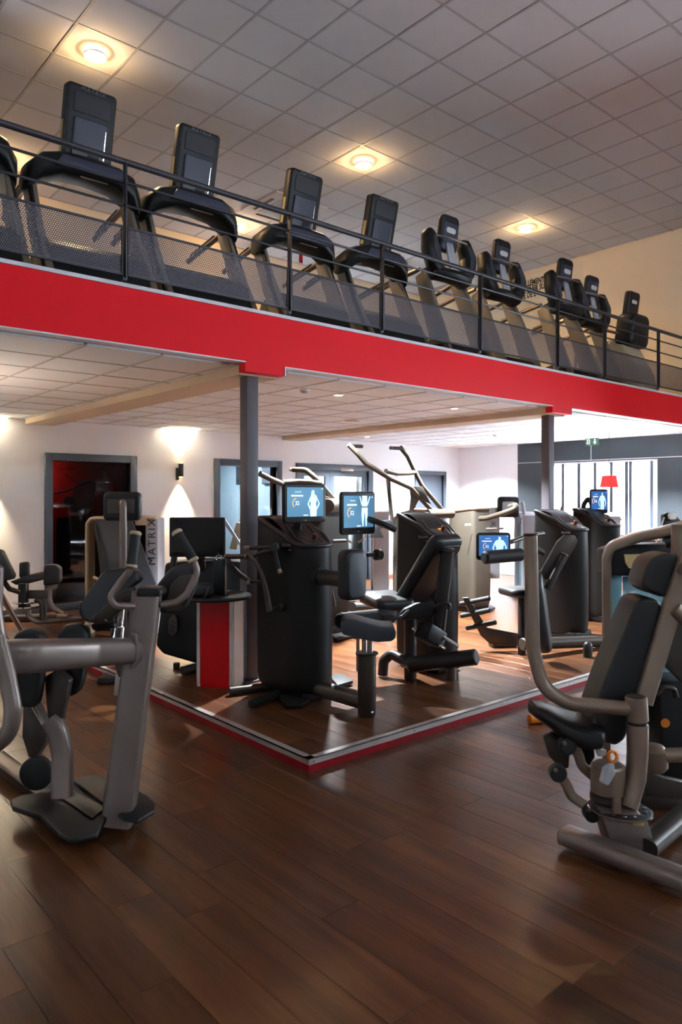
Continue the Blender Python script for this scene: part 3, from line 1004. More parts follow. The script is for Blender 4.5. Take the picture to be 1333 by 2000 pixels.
def perforated(width, height, pitch=0.0165, hole=0.0055):
    """steel sheet with a staggered lattice of real hexagonal holes"""
    rowh = pitch * math.sqrt(3) / 2
    nr, nc = int(height / rowh), int(width / pitch)
    R = pitch / math.sqrt(3)
    a = np.array([math.radians(30 + 60 * k) for k in range(6)])
    outer = np.stack([R * np.cos(a), R * np.sin(a)], 1)
    inner = outer * (hole / R)
    cx, cz = [], []
    for j in range(nr):
        for i in range(nc):
            cx.append((i + 0.5 + (0.5 if j % 2 else 0)) * pitch); cz.append((j + 0.5) * rowh)
    c = np.stack([cx, cz], 1)
    P = np.concatenate([np.repeat(c, 6, 0) + np.tile(outer, (len(c), 1)), np.repeat(c, 6, 0) + np.tile(inner, (len(c), 1))])
    n = len(c) * 6
    k = np.arange(n)
    k2 = (k // 6) * 6 + (k + 1) % 6
    F = np.stack([k, k2, k2 + n, k + n], 1)
    V3 = np.stack([np.clip(P[:, 0], 0, width) - width / 2, np.zeros(len(P)), np.clip(P[:, 1], 0, height) - height / 2], 1)
    me = bpy.data.meshes.new('mesh_panel')
    me.vertices.add(len(V3)); me.vertices.foreach_set('co', V3.ravel())
    me.loops.add(F.size); me.loops.foreach_set('vertex_index', F.ravel())
    me.polygons.add(len(F)); me.polygons.foreach_set('loop_start', np.arange(len(F)) * 4)
    me.update(calc_edges=True)
    me.materials.append(M['mesh'])
    return me


mz0, mz1 = 3.285, 3.635
pan = {}
for a, b in zip([-0.72] + PXS[:-1], PXS):
    w = round(b - a - 0.05, 1)
    if w not in pan: pan[w] = perforated(w, mz1 - mz0)
    inst('mesh_panel', pan[w], rail, ((a + b) / 2, RY, (mz0 + mz1) / 2), ((b - a - 0.05) / w, 1, 1))
    m = MB()
    xa, xb = a + 0.02, b - 0.02
    for z in (mz0, mz1): m.span((xa, RY - 0.008, z - 0.008), (xb, RY + 0.008, z + 0.008))
    for x in (xa, xb - 0.008): m.span((x, RY - 0.008, mz0), (x + 0.008, RY + 0.008, mz1))
    m.build('panel_frame', M['rail'], rail, 0)


# ================================================================ UPSTAIRS: cardio machines
def S(x, y, z, o):
    return V((o[0] + x, o[1] + y, o[2] + z))


def treadmill_tall():
    """tall tilted console on a wide dash, slanted uprights, hood, running deck; front (towards the railing) is -y"""
    o = (0, 0, 0)
    t = thing('treadmill', o, 'x', 'treadmill', 'treadmills with tall consoles')
    # deck
    m = MB(); m.span((-0.43, -0.30, 0.06), (-0.30, 1.55, 0.20), 0.03); m.span((0.30, -0.30, 0.06), (0.43, 1.55, 0.20), 0.03)
    m.span((-0.31, -0.2, 0.05), (0.31, 1.5, 0.15))
    m.build('deck', M['dark_steel'], t)
    MB().span((-0.29, -0.1, 0.15), (0.29, 1.5, 0.165), 0.004).build('belt', M['rubber'], t)
    # hood
    m = MB()
    prof = [(-0.34, 0.05), (-0.36, 0.16), (-0.30, 0.36), (-0.14, 0.46), (0.10, 0.40), (0.20, 0.20), (0.20, 0.05)]
    m.prism([(-0.40, y, z) for y, z in prof], (0.80, 0, 0), 0.03)
    m.build('motor_hood', M['black'], t)
    for s in (-1, 1):
        m = MB(); m.cyl((s * 0.36, -0.3, 0.0), (s * 0.36, -0.3, 0.07), 0.03, 12); m.cyl((s * 0.36, 1.45, 0.0), (s * 0.36, 1.45, 0.07), 0.03, 12)
        m.build('foot', M['rubber'], t)
        # slanted flat upright from the hood back up to the dash
        m = MB(); m.sweep([(s * 0.41, -0.30, 0.10), (s * 0.41, -0.05, 0.55), (s * 0.40, 0.14, 0.98)], [0.035, 0.035, 0.035], [0.10, 0.085, 0.075], e=5, up=(0, -1, 0.3), n=16)
        m.build('upright', M['leg'], t)
        m = MB(); m.sweep([(s * 0.432, -0.345, 0.12), (s * 0.430, -0.11, 0.55), (s * 0.418, 0.085, 0.98)], 0.016, 0.03, e=4, up=(0, -1, 0.3), n=10)
        m.build('upright_edge', M['black'], t)
        # handrail back towards the runner
        m = MB(); m.sweep([(s * 0.40, 0.10, 0.97), (s * 0.40, 0.40, 0.93), (s * 0.39, 0.78, 0.86)], 0.026, 0.036, e=3, bend=0.1, n=12)
        m.build('side_handrail', M['champ'], t)
        m = MB(); m.sweep([(s * 0.40, 0.30, 0.955), (s * 0.392, 0.70, 0.885)], 0.032, 0.030, e=3, n=12)
        m.build('grip', M['rubber'], t)
    # dash: an arched wing with drooping ends
    def dsec(x, yc, zc, hy, hz):
        return [V((x, yc + hy * math.copysign(abs(math.cos(a)) ** 0.6, math.cos(a)), zc + hz * math.copysign(abs(math.sin(a)) ** 0.6, math.sin(a)))) for a in [2 * math.pi * k / 16 for k in range(16)]]
    m = MB()
    m.loft([dsec(x, y, z, hy, hz) for x, y, z, hy, hz in
            ((-0.47, 0.10, 0.90, 0.05, 0.05), (-0.45, 0.08, 0.95, 0.11, 0.10), (-0.36, 0.03, 1.03, 0.15, 0.105), (-0.22, 0.0, 1.075, 0.16, 0.09), (0, -0.01, 1.085, 0.16, 0.085),
             (0.22, 0.0, 1.075, 0.16, 0.09), (0.36, 0.03, 1.03, 0.15, 0.105), (0.45, 0.08, 0.95, 0.11, 0.10), (0.47, 0.10, 0.90, 0.05, 0.05))])
    dash = m.build('dash', M['black'], t)
    m = MB(); m.prism([(-0.30, -0.172, 1.02), (0.30, -0.172, 1.02), (0.24, -0.172, 1.11), (-0.24, -0.172, 1.11)], (0, 0.02, 0), 0.004)
    m.build('dash_panel', M['console_back'], dash)
    MB().sweep([(-0.10, -0.14, 0.985), (0.12, -0.14, 0.985)], 0.006, n=6).build('trim_strip', M['champ'], dash)
    # console leaning with its top towards the railing
    ax = V((1, 0, 0)); ay = V((0, -0.24, 0.97)).normalized(); az = ax.cross(ay)
    c = V((0, -0.03, 1.42))
    con = MB().pad(c, ax, ay, 0.40, 0.60, 0.115, 0.035, 0.026).build('console', M['black'], t)
    nb = -az if az.y > 0 else az
    MB().pad(c + nb * 0.058 + ay * 0.17, ax, ay, 0.29, 0.15, 0.012, 0.02, 0.004).build('speaker_grille', M['ink'], con)
    MB().pad(c + nb * 0.061 - ay * 0.17, ax, ay, 0.27, 0.46, 0.03, 0.02, 0.010).build('back_cover', M['console_back'], con)
    m = MB(); m.box(c + V((0.118, 0, 0)) + nb * 0.077 - ay * 0.10, (0.006, 0.004, 0.22), Matrix((ax, ay, az)).transposed() @ Matrix.Rotation(math.pi / 2, 3, 'X'))
    m.build('chrome_strip', M['chrome'], con, 0)
    m = MB(); m.box(c - V((0.201, 0, 0)) - ay * 0.10, (0.006, 0.040, 0.24), Matrix.Rotation(0.243, 3, 'X'))
    m.build('side_label', M['yellow_label'], con, 0)
    MB().pad(c - nb * 0.058, ax, ay, 0.36, 0.5, 0.006, 0.02, 0.002).build('display', M['off_screen'], con)
    text('MATRIX', 0.034, c + nb * 0.0585 + ay * 0.262 - ax * 0.0, ax, ay, M['letter_dim'], con, align='CENTER', sx=1.3, spacing=1.3)
    m = MB(); m.sweep([(0, 0.0, 1.06), (0, 0.01, 1.14), (0, -0.01, 1.25)], 0.125, 0.045, e=4, n=12)
    m.build('console_neck', M['console_back'], t)
    return t


def treadmill_small():
    """small console with an oval window, a wide bowl-shaped handlebar and broad slanted uprights"""
    t = thing('treadmill', (0, 0, 0), 'x', 'treadmill', 'treadmills with small consoles')
    m = MB(); m.span((-0.42, -0.24, 0.05), (-0.29, 1.55, 0.19), 0.03); m.span((0.29, -0.24, 0.05), (0.42, 1.55, 0.19), 0.03); m.span((-0.3, -0.2, 0.05), (0.3, 1.5, 0.14))
    m.build('deck', M['dark_steel'], t)
    MB().span((-0.28, -0.1, 0.14), (0.28, 1.5, 0.155), 0.004).build('belt', M['rubber'], t)
    m = MB(); m.prism([(-0.38, y, z) for y, z in [(-0.27, 0.05), (-0.27, 0.14), (-0.21, 0.22), (-0.05, 0.27), (0.12, 0.24), (0.16, 0.05)]], (0.76, 0, 0), 0.03)
    m.build('motor_hood', M['black'], t)
    for s in (-1, 1):
        m = MB(); m.cyl((s * 0.36, -0.25, 0.0), (s * 0.36, -0.25, 0.06), 0.03, 12); m.cyl((s * 0.36, 1.45, 0.0), (s * 0.36, 1.45, 0.06), 0.03, 12)
        m.build('foot', M['rubber'], t)
        m = MB(); m.sweep([(s * 0.36, -0.20, 0.08), (s * 0.35, -0.01, 0.60), (s * 0.31, 0.17, 1.05)], [0.04, 0.04, 0.035], [0.12, 0.10, 0.085], e=5, up=(0, -1, 0.3), n=16)
        m.build('upright', M['leg'], t)
        m = MB(); m.sweep([(s * 0.34, 0.18, 1.10), (s * 0.38, 0.42, 1.05), (s * 0.38, 0.80, 0.98)], 0.024, 0.032, e=3, bend=0.1, n=12)
        m.build('side_handrail', M['champ'], t)
        # thick side lobe of the handlebar
        m = MB(); m.sweep([(s * 0.16, 0.02, 1.06), (s * 0.29, 0.0, 1.12), (s * 0.335, 0.02, 1.30), (s * 0.31, 0.06, 1.46), (s * 0.27, 0.10, 1.52)], [0.07, 0.085, 0.09, 0.08, 0.04], [0.07, 0.085, 0.09, 0.08, 0.04], e=3, up=(0, 1, 0), bend=0.09, n=16)
        lobe = m.build('handlebar_lobe', M['black'], t)
        m = MB(); m.sweep([(s * 0.275, -0.08, 1.16), (s * 0.315, -0.07, 1.30), (s * 0.295, -0.02, 1.44)], [0.03, 0.05, 0.03], 0.012, e=3, up=(0, 1, 0), bend=0.1, n=10)
        m.build('lobe_cover', M['vinyl_blue'], lobe)
    m = MB(); m.loft([[V((x, yc + 0.13 * math.cos(a), 1.04 + 0.075 * math.sin(a))) for a in [2 * math.pi * k / 14 for k in range(14)]] for x, yc in ((-0.31, 0.07), (-0.2, 0.02), (0, 0.0), (0.2, 0.02), (0.31, 0.07))])
    m.build('dash', M['black'], t)
    MB().sweep([(-0.28, 0.0, 1.46), (-0.15, -0.10, 1.43), (0.15, -0.10, 1.43), (0.28, 0.0, 1.46)], 0.014, bend=0.08, n=10).build('crossbar', M['silver'], t)
    m = MB(); m.prism([(-0.07, -0.06, 1.10), (0.07, -0.06, 1.10), (0.055, 0.02, 1.46), (-0.055, 0.02, 1.46)], (0, 0.03, 0.004), 0.006)
    m.build('centre_stem', M['lightgrey'], t)
    ax, ay = V((1, 0, 0)), V((0, -0.14, 0.99)).normalized()
    az = ax.cross(ay); nb = -az if az.y > 0 else az
    c = V((0, 0.05, 1.54))
    con = MB().pad(c, ax, ay, 0.30, 0.42, 0.085, 0.06, 0.028).build('console', M['black'], t)
    MB().pad(c + nb * 0.043 - ay * 0.03, ax, ay, 0.235, 0.31, 0.010, 0.03, 0.004).build('back_cover', M['console_back'], con)
    MB().pad(c + nb * 0.050 + ay * 0.04, ax, ay, 0.16, 0.062, 0.008, 0.030, 0.003).build('oval_badge', M['amber_led'], con)
    m = MB()
    for k in range(4): m.box(c + nb * 0.044 + ay * (0.145 + 0.012 * k), (0.16, 0.006, 0.006))
    m.build('vent', M['ink'], con, 0)
    MB().pad(c - nb * 0.044, ax, ay, 0.25, 0.34, 0.006, 0.02, 0.002).build('display', M['off_screen'], con)
    return t


TA = [(1.27, 5.72, 'treadmill cut off by the left picture edge behind the railing'),
      (2.26, 5.74, 'treadmill with the tallest-looking console, first full one from the left'),
      (3.22, 5.74, 'tall-console treadmill, second full one from the left, beside the first'),
      (4.45, 5.80, 'tall-console treadmill with a red safety tag hanging under its dash'),
      (5.46, 5.73, 'tall-console treadmill last in the row before the small-console ones')]
TB = [(6.46, 5.54, 'small-console treadmill nearest the tall-console row, oval white badge'),
      (7.58, 5.63, 'small-console treadmill standing just left of the wall lettering'),
      (8.84, 5.51, 'small-console treadmill in front of the right end of the wall lettering'),
      (9.82, 5.68, 'small-console treadmill farthest right in its row, beside the climber')]
for proto, spots in ((treadmill_tall, TA), (treadmill_small, TB)):
    src = proto()
    for i, (x, y, lab) in enumerate(spots):
        o = src if i == 0 else copy_tree(src)
        o.location = (x, y, ZM)
        o['label'] = lab
        if 'red safety tag' in lab: tagged = o
m = MB()
p = V((4.45, 5.80, ZM))
m.prism([p + V(q) for q in ((-0.085, -0.12, 0.80), (-0.045, -0.12, 0.80), (-0.045, -0.12, 0.88), (-0.065, -0.12, 0.90), (-0.085, -0.12, 0.88))], (0, 0.008, 0), 0.002)
bpy.context.view_layer.update()
tg = m.build('safety_tag', M['red_gloss'], tagged, 0, 'red safety tag')
MB().sweep([p + V((-0.065, -0.116, 0.90)), p + V((-0.065, -0.10, 1.02))], 0.003, n=6).build('cord', M['ink'], tg)

# the last machine: an upright climber with cream shell
o = V((10.62, 5.50, ZM))
t = thing('stair_climber', o, 'cream-bodied cardio machine with black back shield at the right end upstairs', 'climber')
m = MB(); m.prism([S(-0.26, y, z, o) for y, z in ((-0.30, 0.04), (-0.24, 0.35), (0.0, 0.80), (0.18, 0.92), (0.40, 0.80), (0.75, 0.35), (0.85, 0.04))], (0.52, 0, 0), 0.06, 3)
m.build('body_shell', M['cream'], t)
m = MB(); m.span(S(-0.30, -0.28, 0, o), S(0.30, 0.95, 0.06, o), 0.02); m.build('base', M['dark_steel'], t)
MB().pad(S(0, 0.0, 1.02, o), (1, 0, 0), (0, -0.10, 1), 0.58, 0.50, 0.30, 0.10, 0.07, 0.84).build('back_shield', M['black'], t)
con = MB().pad(S(0, 0.02, 1.42, o), (1, 0, 0), (0, -0.14, 1), 0.32, 0.40, 0.10, 0.05, 0.025).build('console', M['black'], t)
MB().pad(S(0, -0.034, 1.46, o), (1, 0, 0), (0, -0.14, 1), 0.15, 0.055, 0.008, 0.02, 0.003).build('oval_badge', M['amber_led'], con)
for s in (-1, 1):
    MB().sweep([S(s * 0.24, 0.05, 0.95, o), S(s * 0.30, 0.30, 1.05, o), S(s * 0.32, 0.75, 0.95, o), S(s * 0.30, 0.80, 0.20, o)], 0.022, bend=0.15, n=10).build('side_handrail', M['champ'], t)
    MB().span(S(s * 0.13 - 0.1, 0.30, 0.30, o), S(s * 0.13 + 0.1, 0.78, 0.34, o), 0.01).build('step', M['rubber'], t)
m = MB(); m.box(S(0.27, 0.12, 0.62, o), (0.02, 0.25, 0.2), Matrix.Rotation(0.5, 3, 'X'), 0.004); m.build('side_plate', M['leg'], t)

# ================================================================ STRENGTH MACHINES ON THE PLATFORM
PZ0 = PLZ


def root(name, x, y, z, label, cat, group=None):
    t = thing(name, (x, y, z), label, cat, group)
    return t


def strut(a, b, r, mat, name, parent, n=14, **kw):
    return MB().cyl(a, b, r, n).build(name, mat, parent, **kw)


class Tower:
    """rounded housing with an S-curved top that drops towards the user; front = direction the round end points to"""
    def __init__(s, parent, cx, cy, front, L=0.56, Wd=0.40, H=1.39, drop=0.22, mat='shell', knob=True, logo=None, z0=PZ0, flat=False):
        s.c, s.f = V((cx, cy, 0)), V((front[0], front[1], 0)).normalized()
        s.s = V((-s.f.y, s.f.x, 0))
        s.L, s.W, s.H, s.drop, s.z0 = L, Wd, H, drop, z0
        ol = []
        r = 0.06
        for a in range(5):
            t = math.radians(90 + 90 * a / 4)
            ol.append((-L / 2 + r + r * math.cos(t), Wd / 2 - r + r * math.sin(t)))
        for a in range(5):
            t = math.radians(180 + 90 * a / 4)
            ol.append((-L / 2 + r + r * math.cos(t), -Wd / 2 + r + r * math.sin(t)))
        e = Wd * 0.62
        for a in range(15):
            t = math.radians(-90 + 180 * a / 14)
            ol.append((L / 2 - e + e * math.cos(t), Wd / 2 * math.sin(t)))
        s.ol = ol
        P = lambda u, v, z: s.pt(u, v, z)
        body = MB()
        zb = z0 + 0.07
        S = []
        for f, k in ((0, 0.88), (0.02, 0.95), (0.07, 0.985), (0.25, 0.995), (0.55, 1.0), (0.8, 0.985), (0.95, 0.97), (1.0, 0.965)):
            S.append([P(u * k, v * k, zb + f * (s.top(u) - zb)) for u, v in ol])
        body.loft(S)
        s.body = body.build('housing', M[mat], parent, 50)
        m = MB()
        m.sweep([P(u * 0.95, v * 0.95, s.top(u) + 0.006) for u, v in ol], 0.020, n=10, closed=True, up=(0, 0, 1))
        m.build('rim', M['dark_steel'] if mat == 'shell' else M['champ'], s.body)
        m = MB()
        grid = []
        for i in range(15):
            u = -L / 2 + 0.04 + (L - 0.085) * i / 14
            ue = u - (L / 2 - e)
            hw = Wd / 2 - 0.03 if ue < 0 else math.sqrt(max(0.0, 1 - (ue / e) ** 2)) * (Wd / 2 - 0.03)
            hw = max(hw, 0.01)
            grid.append([P(u, hw * j, s.top(u) + 0.010 + 0.008 * (1 - j * j)) for j in (-1, -0.6, -0.2, 0.2, 0.6, 1)])
        vs_ = [p for g in grid for p in g]
        m.add(vs_, [(a * 6 + b, a * 6 + b + 1, a * 6 + b + 7, a * 6 + b + 6) for a in range(14) for b in range(5)])
        m.build('top_panel', M['black'], s.body)
        if not flat:
            m = MB()
            loop = [(-0.02, 0.11), (0.10, 0.12), (0.19, 0.09), (0.225, 0.0), (0.19, -0.09), (0.10, -0.12), (-0.02, -0.11)]
            m.sweep([P(u * L / 0.56, v * Wd / 0.42, s.top(u * L / 0.56) + 0.017) for u, v in loop], 0.0045, bend=0.05, n=6)
            m.build('panel_line', M['silver'], s.body)
        if knob:
            u = L / 2 - 0.17
            p = P(u, 0.03, s.top(u) + 0.014)
            ax = s.slope_normal(u)
            MB().lathe([(0.042, 0), (0.042, 0.006), (0.022, 0.010)], p, ax, 18).build('knob_ring', M['orange'], s.body)
            MB().lathe([(0.018, 0.006), (0.018, 0.034), (0.026, 0.042), (0.024, 0.058), (0.012, 0.062)], p, ax, 16).build('knob', M['brown_knob'], s.body)
        if logo:
            px, py, side = logo
            xd = s.f if side < 0 else -s.f
            nrm = s.s * (1 if side > 0 else -1)
            org = s.c + nrm * (Wd / 2 * 0.985 + 0.0005)
            r_ = ray(px, py)
            k = (org - CAMP).dot(nrm) / r_.dot(nrm)
            q = CAMP + r_ * k
            rd = xd if nrm.cross(V((0, 0, 1))).dot(xd) < 0 else -xd
            text('EGYM', 0.034, q, -nrm.cross(V((0, 0, 1))), (0, 0, 1), M['letter_grey'], s.body, ext=0.001, sx=1.25)
            MB().box(q - nrm.cross(V((0, 0, 1))) * 0.10 - V((0, 0, 0.022)), (0.006, 0.03, 0.006)).build('small_mark', M['letter_grey'], s.body, 0)

    def top(s, u):
        t = (u + s.L / 2) / s.L
        h = min(max((t - 0.25) / 0.62, 0), 1)
        return s.z0 + s.H - s.drop * h * h * (3 - 2 * h)

    def slope_normal(s, u):
        d = (s.top(u + 0.01) - s.top(u - 0.01)) / 0.02
        return (V((0, 0, 1)) - s.f * d).normalized()

    def pt(s, u, v, z):
        q = s.c + s.f * u + s.s * v
        return V((q.x, q.y, z))


def display(parent, c, xd, wid, hgt, arm=None, content='torso', frame='black', deep=False, stand=None):
    """tablet-like training display; its lit picture is flat print on the panel"""
    xd = V(xd).normalized()
    up = V((0, 0, 1))
    n = xd.cross(up)                       # towards the viewer
    c = V(c)
    fr = MB().pad(c, xd, up, wid, hgt, 0.035, 0.03, 0.012).build('display_frame', M[frame], parent)
    sw, sh = wid * 0.86, hgt * 0.74
    o = c + n * 0.0185 + up * hgt * 0.035
    q = lambda u, v, d=0.0: o + xd * (u * sw) + up * (v * sh) + n * d
    sc = MB().add([q(-.5, -.5), q(.5, -.5), q(.5, .5), q(-.5, .5)], [(0, 1, 2, 3)]).build('screen', M['screen_deep'] if deep else M['screen'], fr, 0)
    def flat(name, polys, mat, d=0.0006):
        m = MB()
        for p in polys:
            m.prism([q(*a, d) for a in p], n * 0.0004)
        return m.build(name, mat, fr, 0)
    # ring gauge with 32 in it
    cx, cy, R0, R1 = -0.25, -0.04, 0.145, 0.175
    asp = sw / sh
    ring = lambda a0, a1: [[(cx + R * math.cos(t) / asp, cy + R * math.sin(t)) for t in (math.radians(a) for a in np.linspace(a0, a1, 16))][::d] for R, d in ((R1, 1), (R0, -1))]
    A, B = ring(95, 235)
    flat('gauge_arc', [A + B], M['glow_orange'])
    text('32', sh * 0.19, q(cx + 0.02, cy - 0.065, 0.0008), xd, up, M['glow_white'], fr, 'gauge_number', 0.0002, 'CENTER', 0.95)
    m = MB()
    for k in range(4): m.prism([q(-0.28 + 0.045 * k + a, 0.33 + b, 0.0008) for a, b in ((0, 0), (0.025, 0), (0.025, 0.025), (0, 0.025))], n * 0.0003)
    m.prism([q(*a, 0.0008) for a in ((-0.39, 0.19), (-0.07, 0.19), (-0.07, 0.235), (-0.39, 0.235))], n * 0.0003)
    m.prism([q(*a, 0.0008) for a in ((-0.06, -0.47), (0.07, -0.47), (0.07, -0.44), (-0.06, -0.44))], n * 0.0003)
    m.prism([q(*a, 0.0008) for a in ((0.44, 0.44), (0.48, 0.44), (0.48, 0.46), (0.44, 0.46))], n * 0.0003)
    tag(m.build('caption_bars', M['glow_white'], fr, 0), kind='stuff')
    fx = 0.2
    if content == 'hips':
        body = [(0.13, -.5), (0.30, -.5), (0.31, -.25), (0.285, -.05), (0.32, 0.12), (0.30, 0.22), (0.24, 0.27), (0.25, 0.40), (0.20, 0.42), (0.16, 0.36), (0.15, 0.22), (0.11, 0.12), (0.14, -.05), (0.12, -.28)]
        arms = [[(0.115, 0.13), (0.15, 0.18), (0.09, -0.06), (0.14, -0.24), (0.11, -0.26), (0.05, -0.07)], [(0.31, 0.16), (0.28, 0.2), (0.36, -0.05), (0.30, -0.22), (0.325, -0.25), (0.395, -0.06)]]
        hair = [[(0.16, 0.42), (0.20, 0.455), (0.25, 0.44), (0.275, 0.34), (0.265, 0.22), (0.245, 0.30), (0.235, 0.40)]]
        flat('figure', [body] + arms, M['glow_pale']); flat('figure_hair', hair, M['screen'], 0.0014)
    elif content == 'legs':
        body = [(0.10, 0.12), (0.30, 0.12), (0.30, -0.10), (0.27, -0.47), (0.23, -0.47), (0.21, -0.05), (0.19, -0.05), (0.16, -0.47), (0.12, -0.47), (0.09, -0.10)]
        torso = [(0.12, 0.5), (0.28, 0.5), (0.29, 0.16), (0.11, 0.16)]
        arms = [[(0.02, 0.48), (0.06, 0.46), (0.12, 0.22), (0.09, 0.20)], [(0.36, 0.46), (0.40, 0.48), (0.31, 0.20), (0.28, 0.22)]]
        flat('figure', [body, torso] + arms, M['glow_pale'])
    else:
        body = [(0.09, -0.5), (0.31, -0.5), (0.32, -0.1), (0.38, 0.12), (0.33, 0.24), (0.24, 0.28), (0.24, 0.42), (0.16, 0.42), (0.16, 0.28), (0.07, 0.24), (0.02, 0.12), (0.08, -0.1)]
        arms = [[(0.02, 0.14), (0.06, 0.12), (0.00, -0.12), (0.05, -0.34), (0.02, -0.36), (-0.05, -0.12)], [(0.38, 0.14), (0.34, 0.12), (0.40, -0.12), (0.35, -0.34), (0.38, -0.36), (0.45, -0.12)]]
        flat('figure', [body] + arms, M['glow_pale'])
    m = MB()
    z = -hgt / 2 + hgt * 0.065
    for k in (-2, -1, 1, 2):
        m.box(c + n * 0.0182 + xd * (0.018 * k) + up * z, (0.004, 0.004, 0.007))
    m.lathe([(0.010, 0), (0.008, 0.002)], c + n * 0.0175 + up * z, n, 12)
    tag(m.build('touch_marks', M['letter_dim'], fr, 0), kind='stuff')
    return fr


# ---------------------------------------------------------------- machine with round chest pad, left of centre
D = root('chest_pad_row_machine', 3.52, 4.55, PZ0, 'charcoal strength machine with lit screen, tall chest pad and stool seat, nearest platform corner', 'gym machine')
T = Tower(D, 3.52, 4.60, (0, -1), 0.66, 0.40, 1.39, 0.20, 'shell', True, (551, 1067, -1))
c = PY(594.5, 983, 4.46)
display(D, c, (1, 0, 0), 0.415, 0.305, content='hips')
MB().sweep([c + V((0, 0.02, -0.05)), c + V((0.02, 0.10, -0.10)), c + V((0.04, 0.14, -0.26))], 0.03, 0.02, e=4, n=10).build('display_stem', M['dark_steel'], D)
lv = 3.20
L1 = lambda px, py, x=lv: PX(px, py, x)
m = MB(); m.cyl(L1(540, 1068, 3.30), L1(534, 1069, 3.10), 0.035, 16); m.build('pivot_block', M['black'], D)
m = MB(); m.cyl(L1(541, 1069), L1(490, 1070), 0.017, 14); m.build('grip', M['rubber'], D)
strut(L1(490, 1070), L1(479, 1070), 0.018, M['champ'], 'grip_cap', D)
m = MB(); m.sweep([L1(537, 1074), L1(541, 1092), L1(546, 1114)], 0.016, n=12); m.build('grip', M['rubber'], D)
strut(L1(545.5, 1112), L1(548, 1120), 0.018, M['champ'], 'grip_cap', D)
MB().sweep([L1(537, 1075), L1(521, 1077), L1(497, 1086)], [0.022, 0.02, 0.013], n=12).build('link_arm', M['dark_steel'], D)
MB().cyl(L1(442, 1087), L1(484, 1087), 0.020, 16).build('crossbar', M['gunmetal'], D)
for a in (442, 482): strut(L1(a - 1, 1087), L1(a + 3, 1087), 0.023, M['champ'], 'crossbar_cap', D)
MB().sweep([L1(484, 1081), L1(500, 1096), L1(513, 1123), L1(521, 1157), L1(527, 1194)], [0.02, 0.022, 0.026, 0.032, 0.034], 0.011, e=3, up=(-1, 0, 0), n=12).build('lever_blade', M['gunmetal'], D)
MB().sweep([L1(443, 1088), L1(455, 1108), L1(470, 1123), L1(490, 1136)], [0.018, 0.022, 0.022, 0.018], 0.010, e=3, up=(-1, 0, 0), n=12).build('lever_blade', M['gunmetal'], D)
strut(L1(486, 1136), L1(512, 1136), 0.011, M['black'], 'connecting_rod', D)
strut(L1(488, 1133), L1(488, 1141), 0.02, M['champ'], 'pivot_cap', D)
m = MB(); m.cyl(L1(553, 1186, 3.33), L1(530, 1189, 3.2), 0.014, 12); m.lathe([(0.03, 0), (0.03, 0.02), (0.02, 0.03)], L1(553, 1186, 3.31), (-1, 0, 0), 16); m.build('stop_pin', M['dark_steel'], D)
py_ = V((3.53, 4.28, PY(625, 1126, 4.3).z))
m = MB(); m.cyl((3.50, 4.36, py_.z), (3.50, 3.98, py_.z), 0.058, 22); m.build('pad_arm', M['gunmetal'], D)
m = MB(); m.lathe([(0.075, 0), (0.08, 0.01), (0.075, 0.03), (0.06, 0.04)], (3.50, 4.31, py_.z), (0, -1, 0), 22); m.build('arm_collar', M['black'], D)
pc = PY(688, 1122, 3.93)
pd = MB().pad(pc, (1, 0, 0), (0, 0, 1), 0.205, 0.365, 0.115, 0.055, 0.03, sq=6).build('chest_pad', M['vinyl'], D)
MB().pad(pc + V((0, -0.054, 0)), (1, 0, 0), (0, 0, 1), 0.16, 0.32, 0.014, 0.05, 0.006, sq=6).build('pad_face', M['vinyl_blue'], pd)
# stool seat
sb = PZ(717, 1397, PZ0)
zc = PD(717, 1278, 5.22).z
m = MB(); m.lathe([(0.062, 0), (0.066, 0.006), (0.066, zc - PZ0), (0.05, zc - PZ0 + 0.004)], sb, (0, 0, 1), 26); m.build('seat_post', M['gunmetal'], D)
m = MB(); m.lathe([(0.072, 0), (0.082, 0.006), (0.082, 0.016), (0.07, 0.02)], (sb.x, sb.y, zc - 0.004), (0, 0, 1), 24); m.build('post_collar', M['dark_steel'], D)
zs = PD(717, 1243, 5.22).z
for a, b, r in ((-0.024, 0.0, 0.019), (0.026, -0.006, 0.021), (-0.06, 0.03, 0.012)):
    strut((sb.x + a, sb.y + b, zc - (0.12 if r < 0.015 else 0)), (sb.x + a, sb.y + b, zs + 0.02), r, M['chrome'], 'seat_rod', D)
sc_ = PD(719, 1225, 5.18)
st = MB()
ol = [PD(x, y, 5.18) for x, y in ((667, 1212), (672, 1205), (690, 1204), (722, 1213), (745, 1218), (767, 1218), (772, 1226), (771, 1240), (764, 1246), (735, 1248), (700, 1240), (671, 1234), (666, 1226))]
st.prism([p - FWD * 0.13 for p in ol], FWD * 0.27, 0.018, 3)
st.build('seat', M['vinyl_blue'], D)
MB().lathe([(0.010, 0), (0.008, 0.004)], PD(727, 1391, 5.15), -FWD, 10).build('bolt', M['chrome'], D)
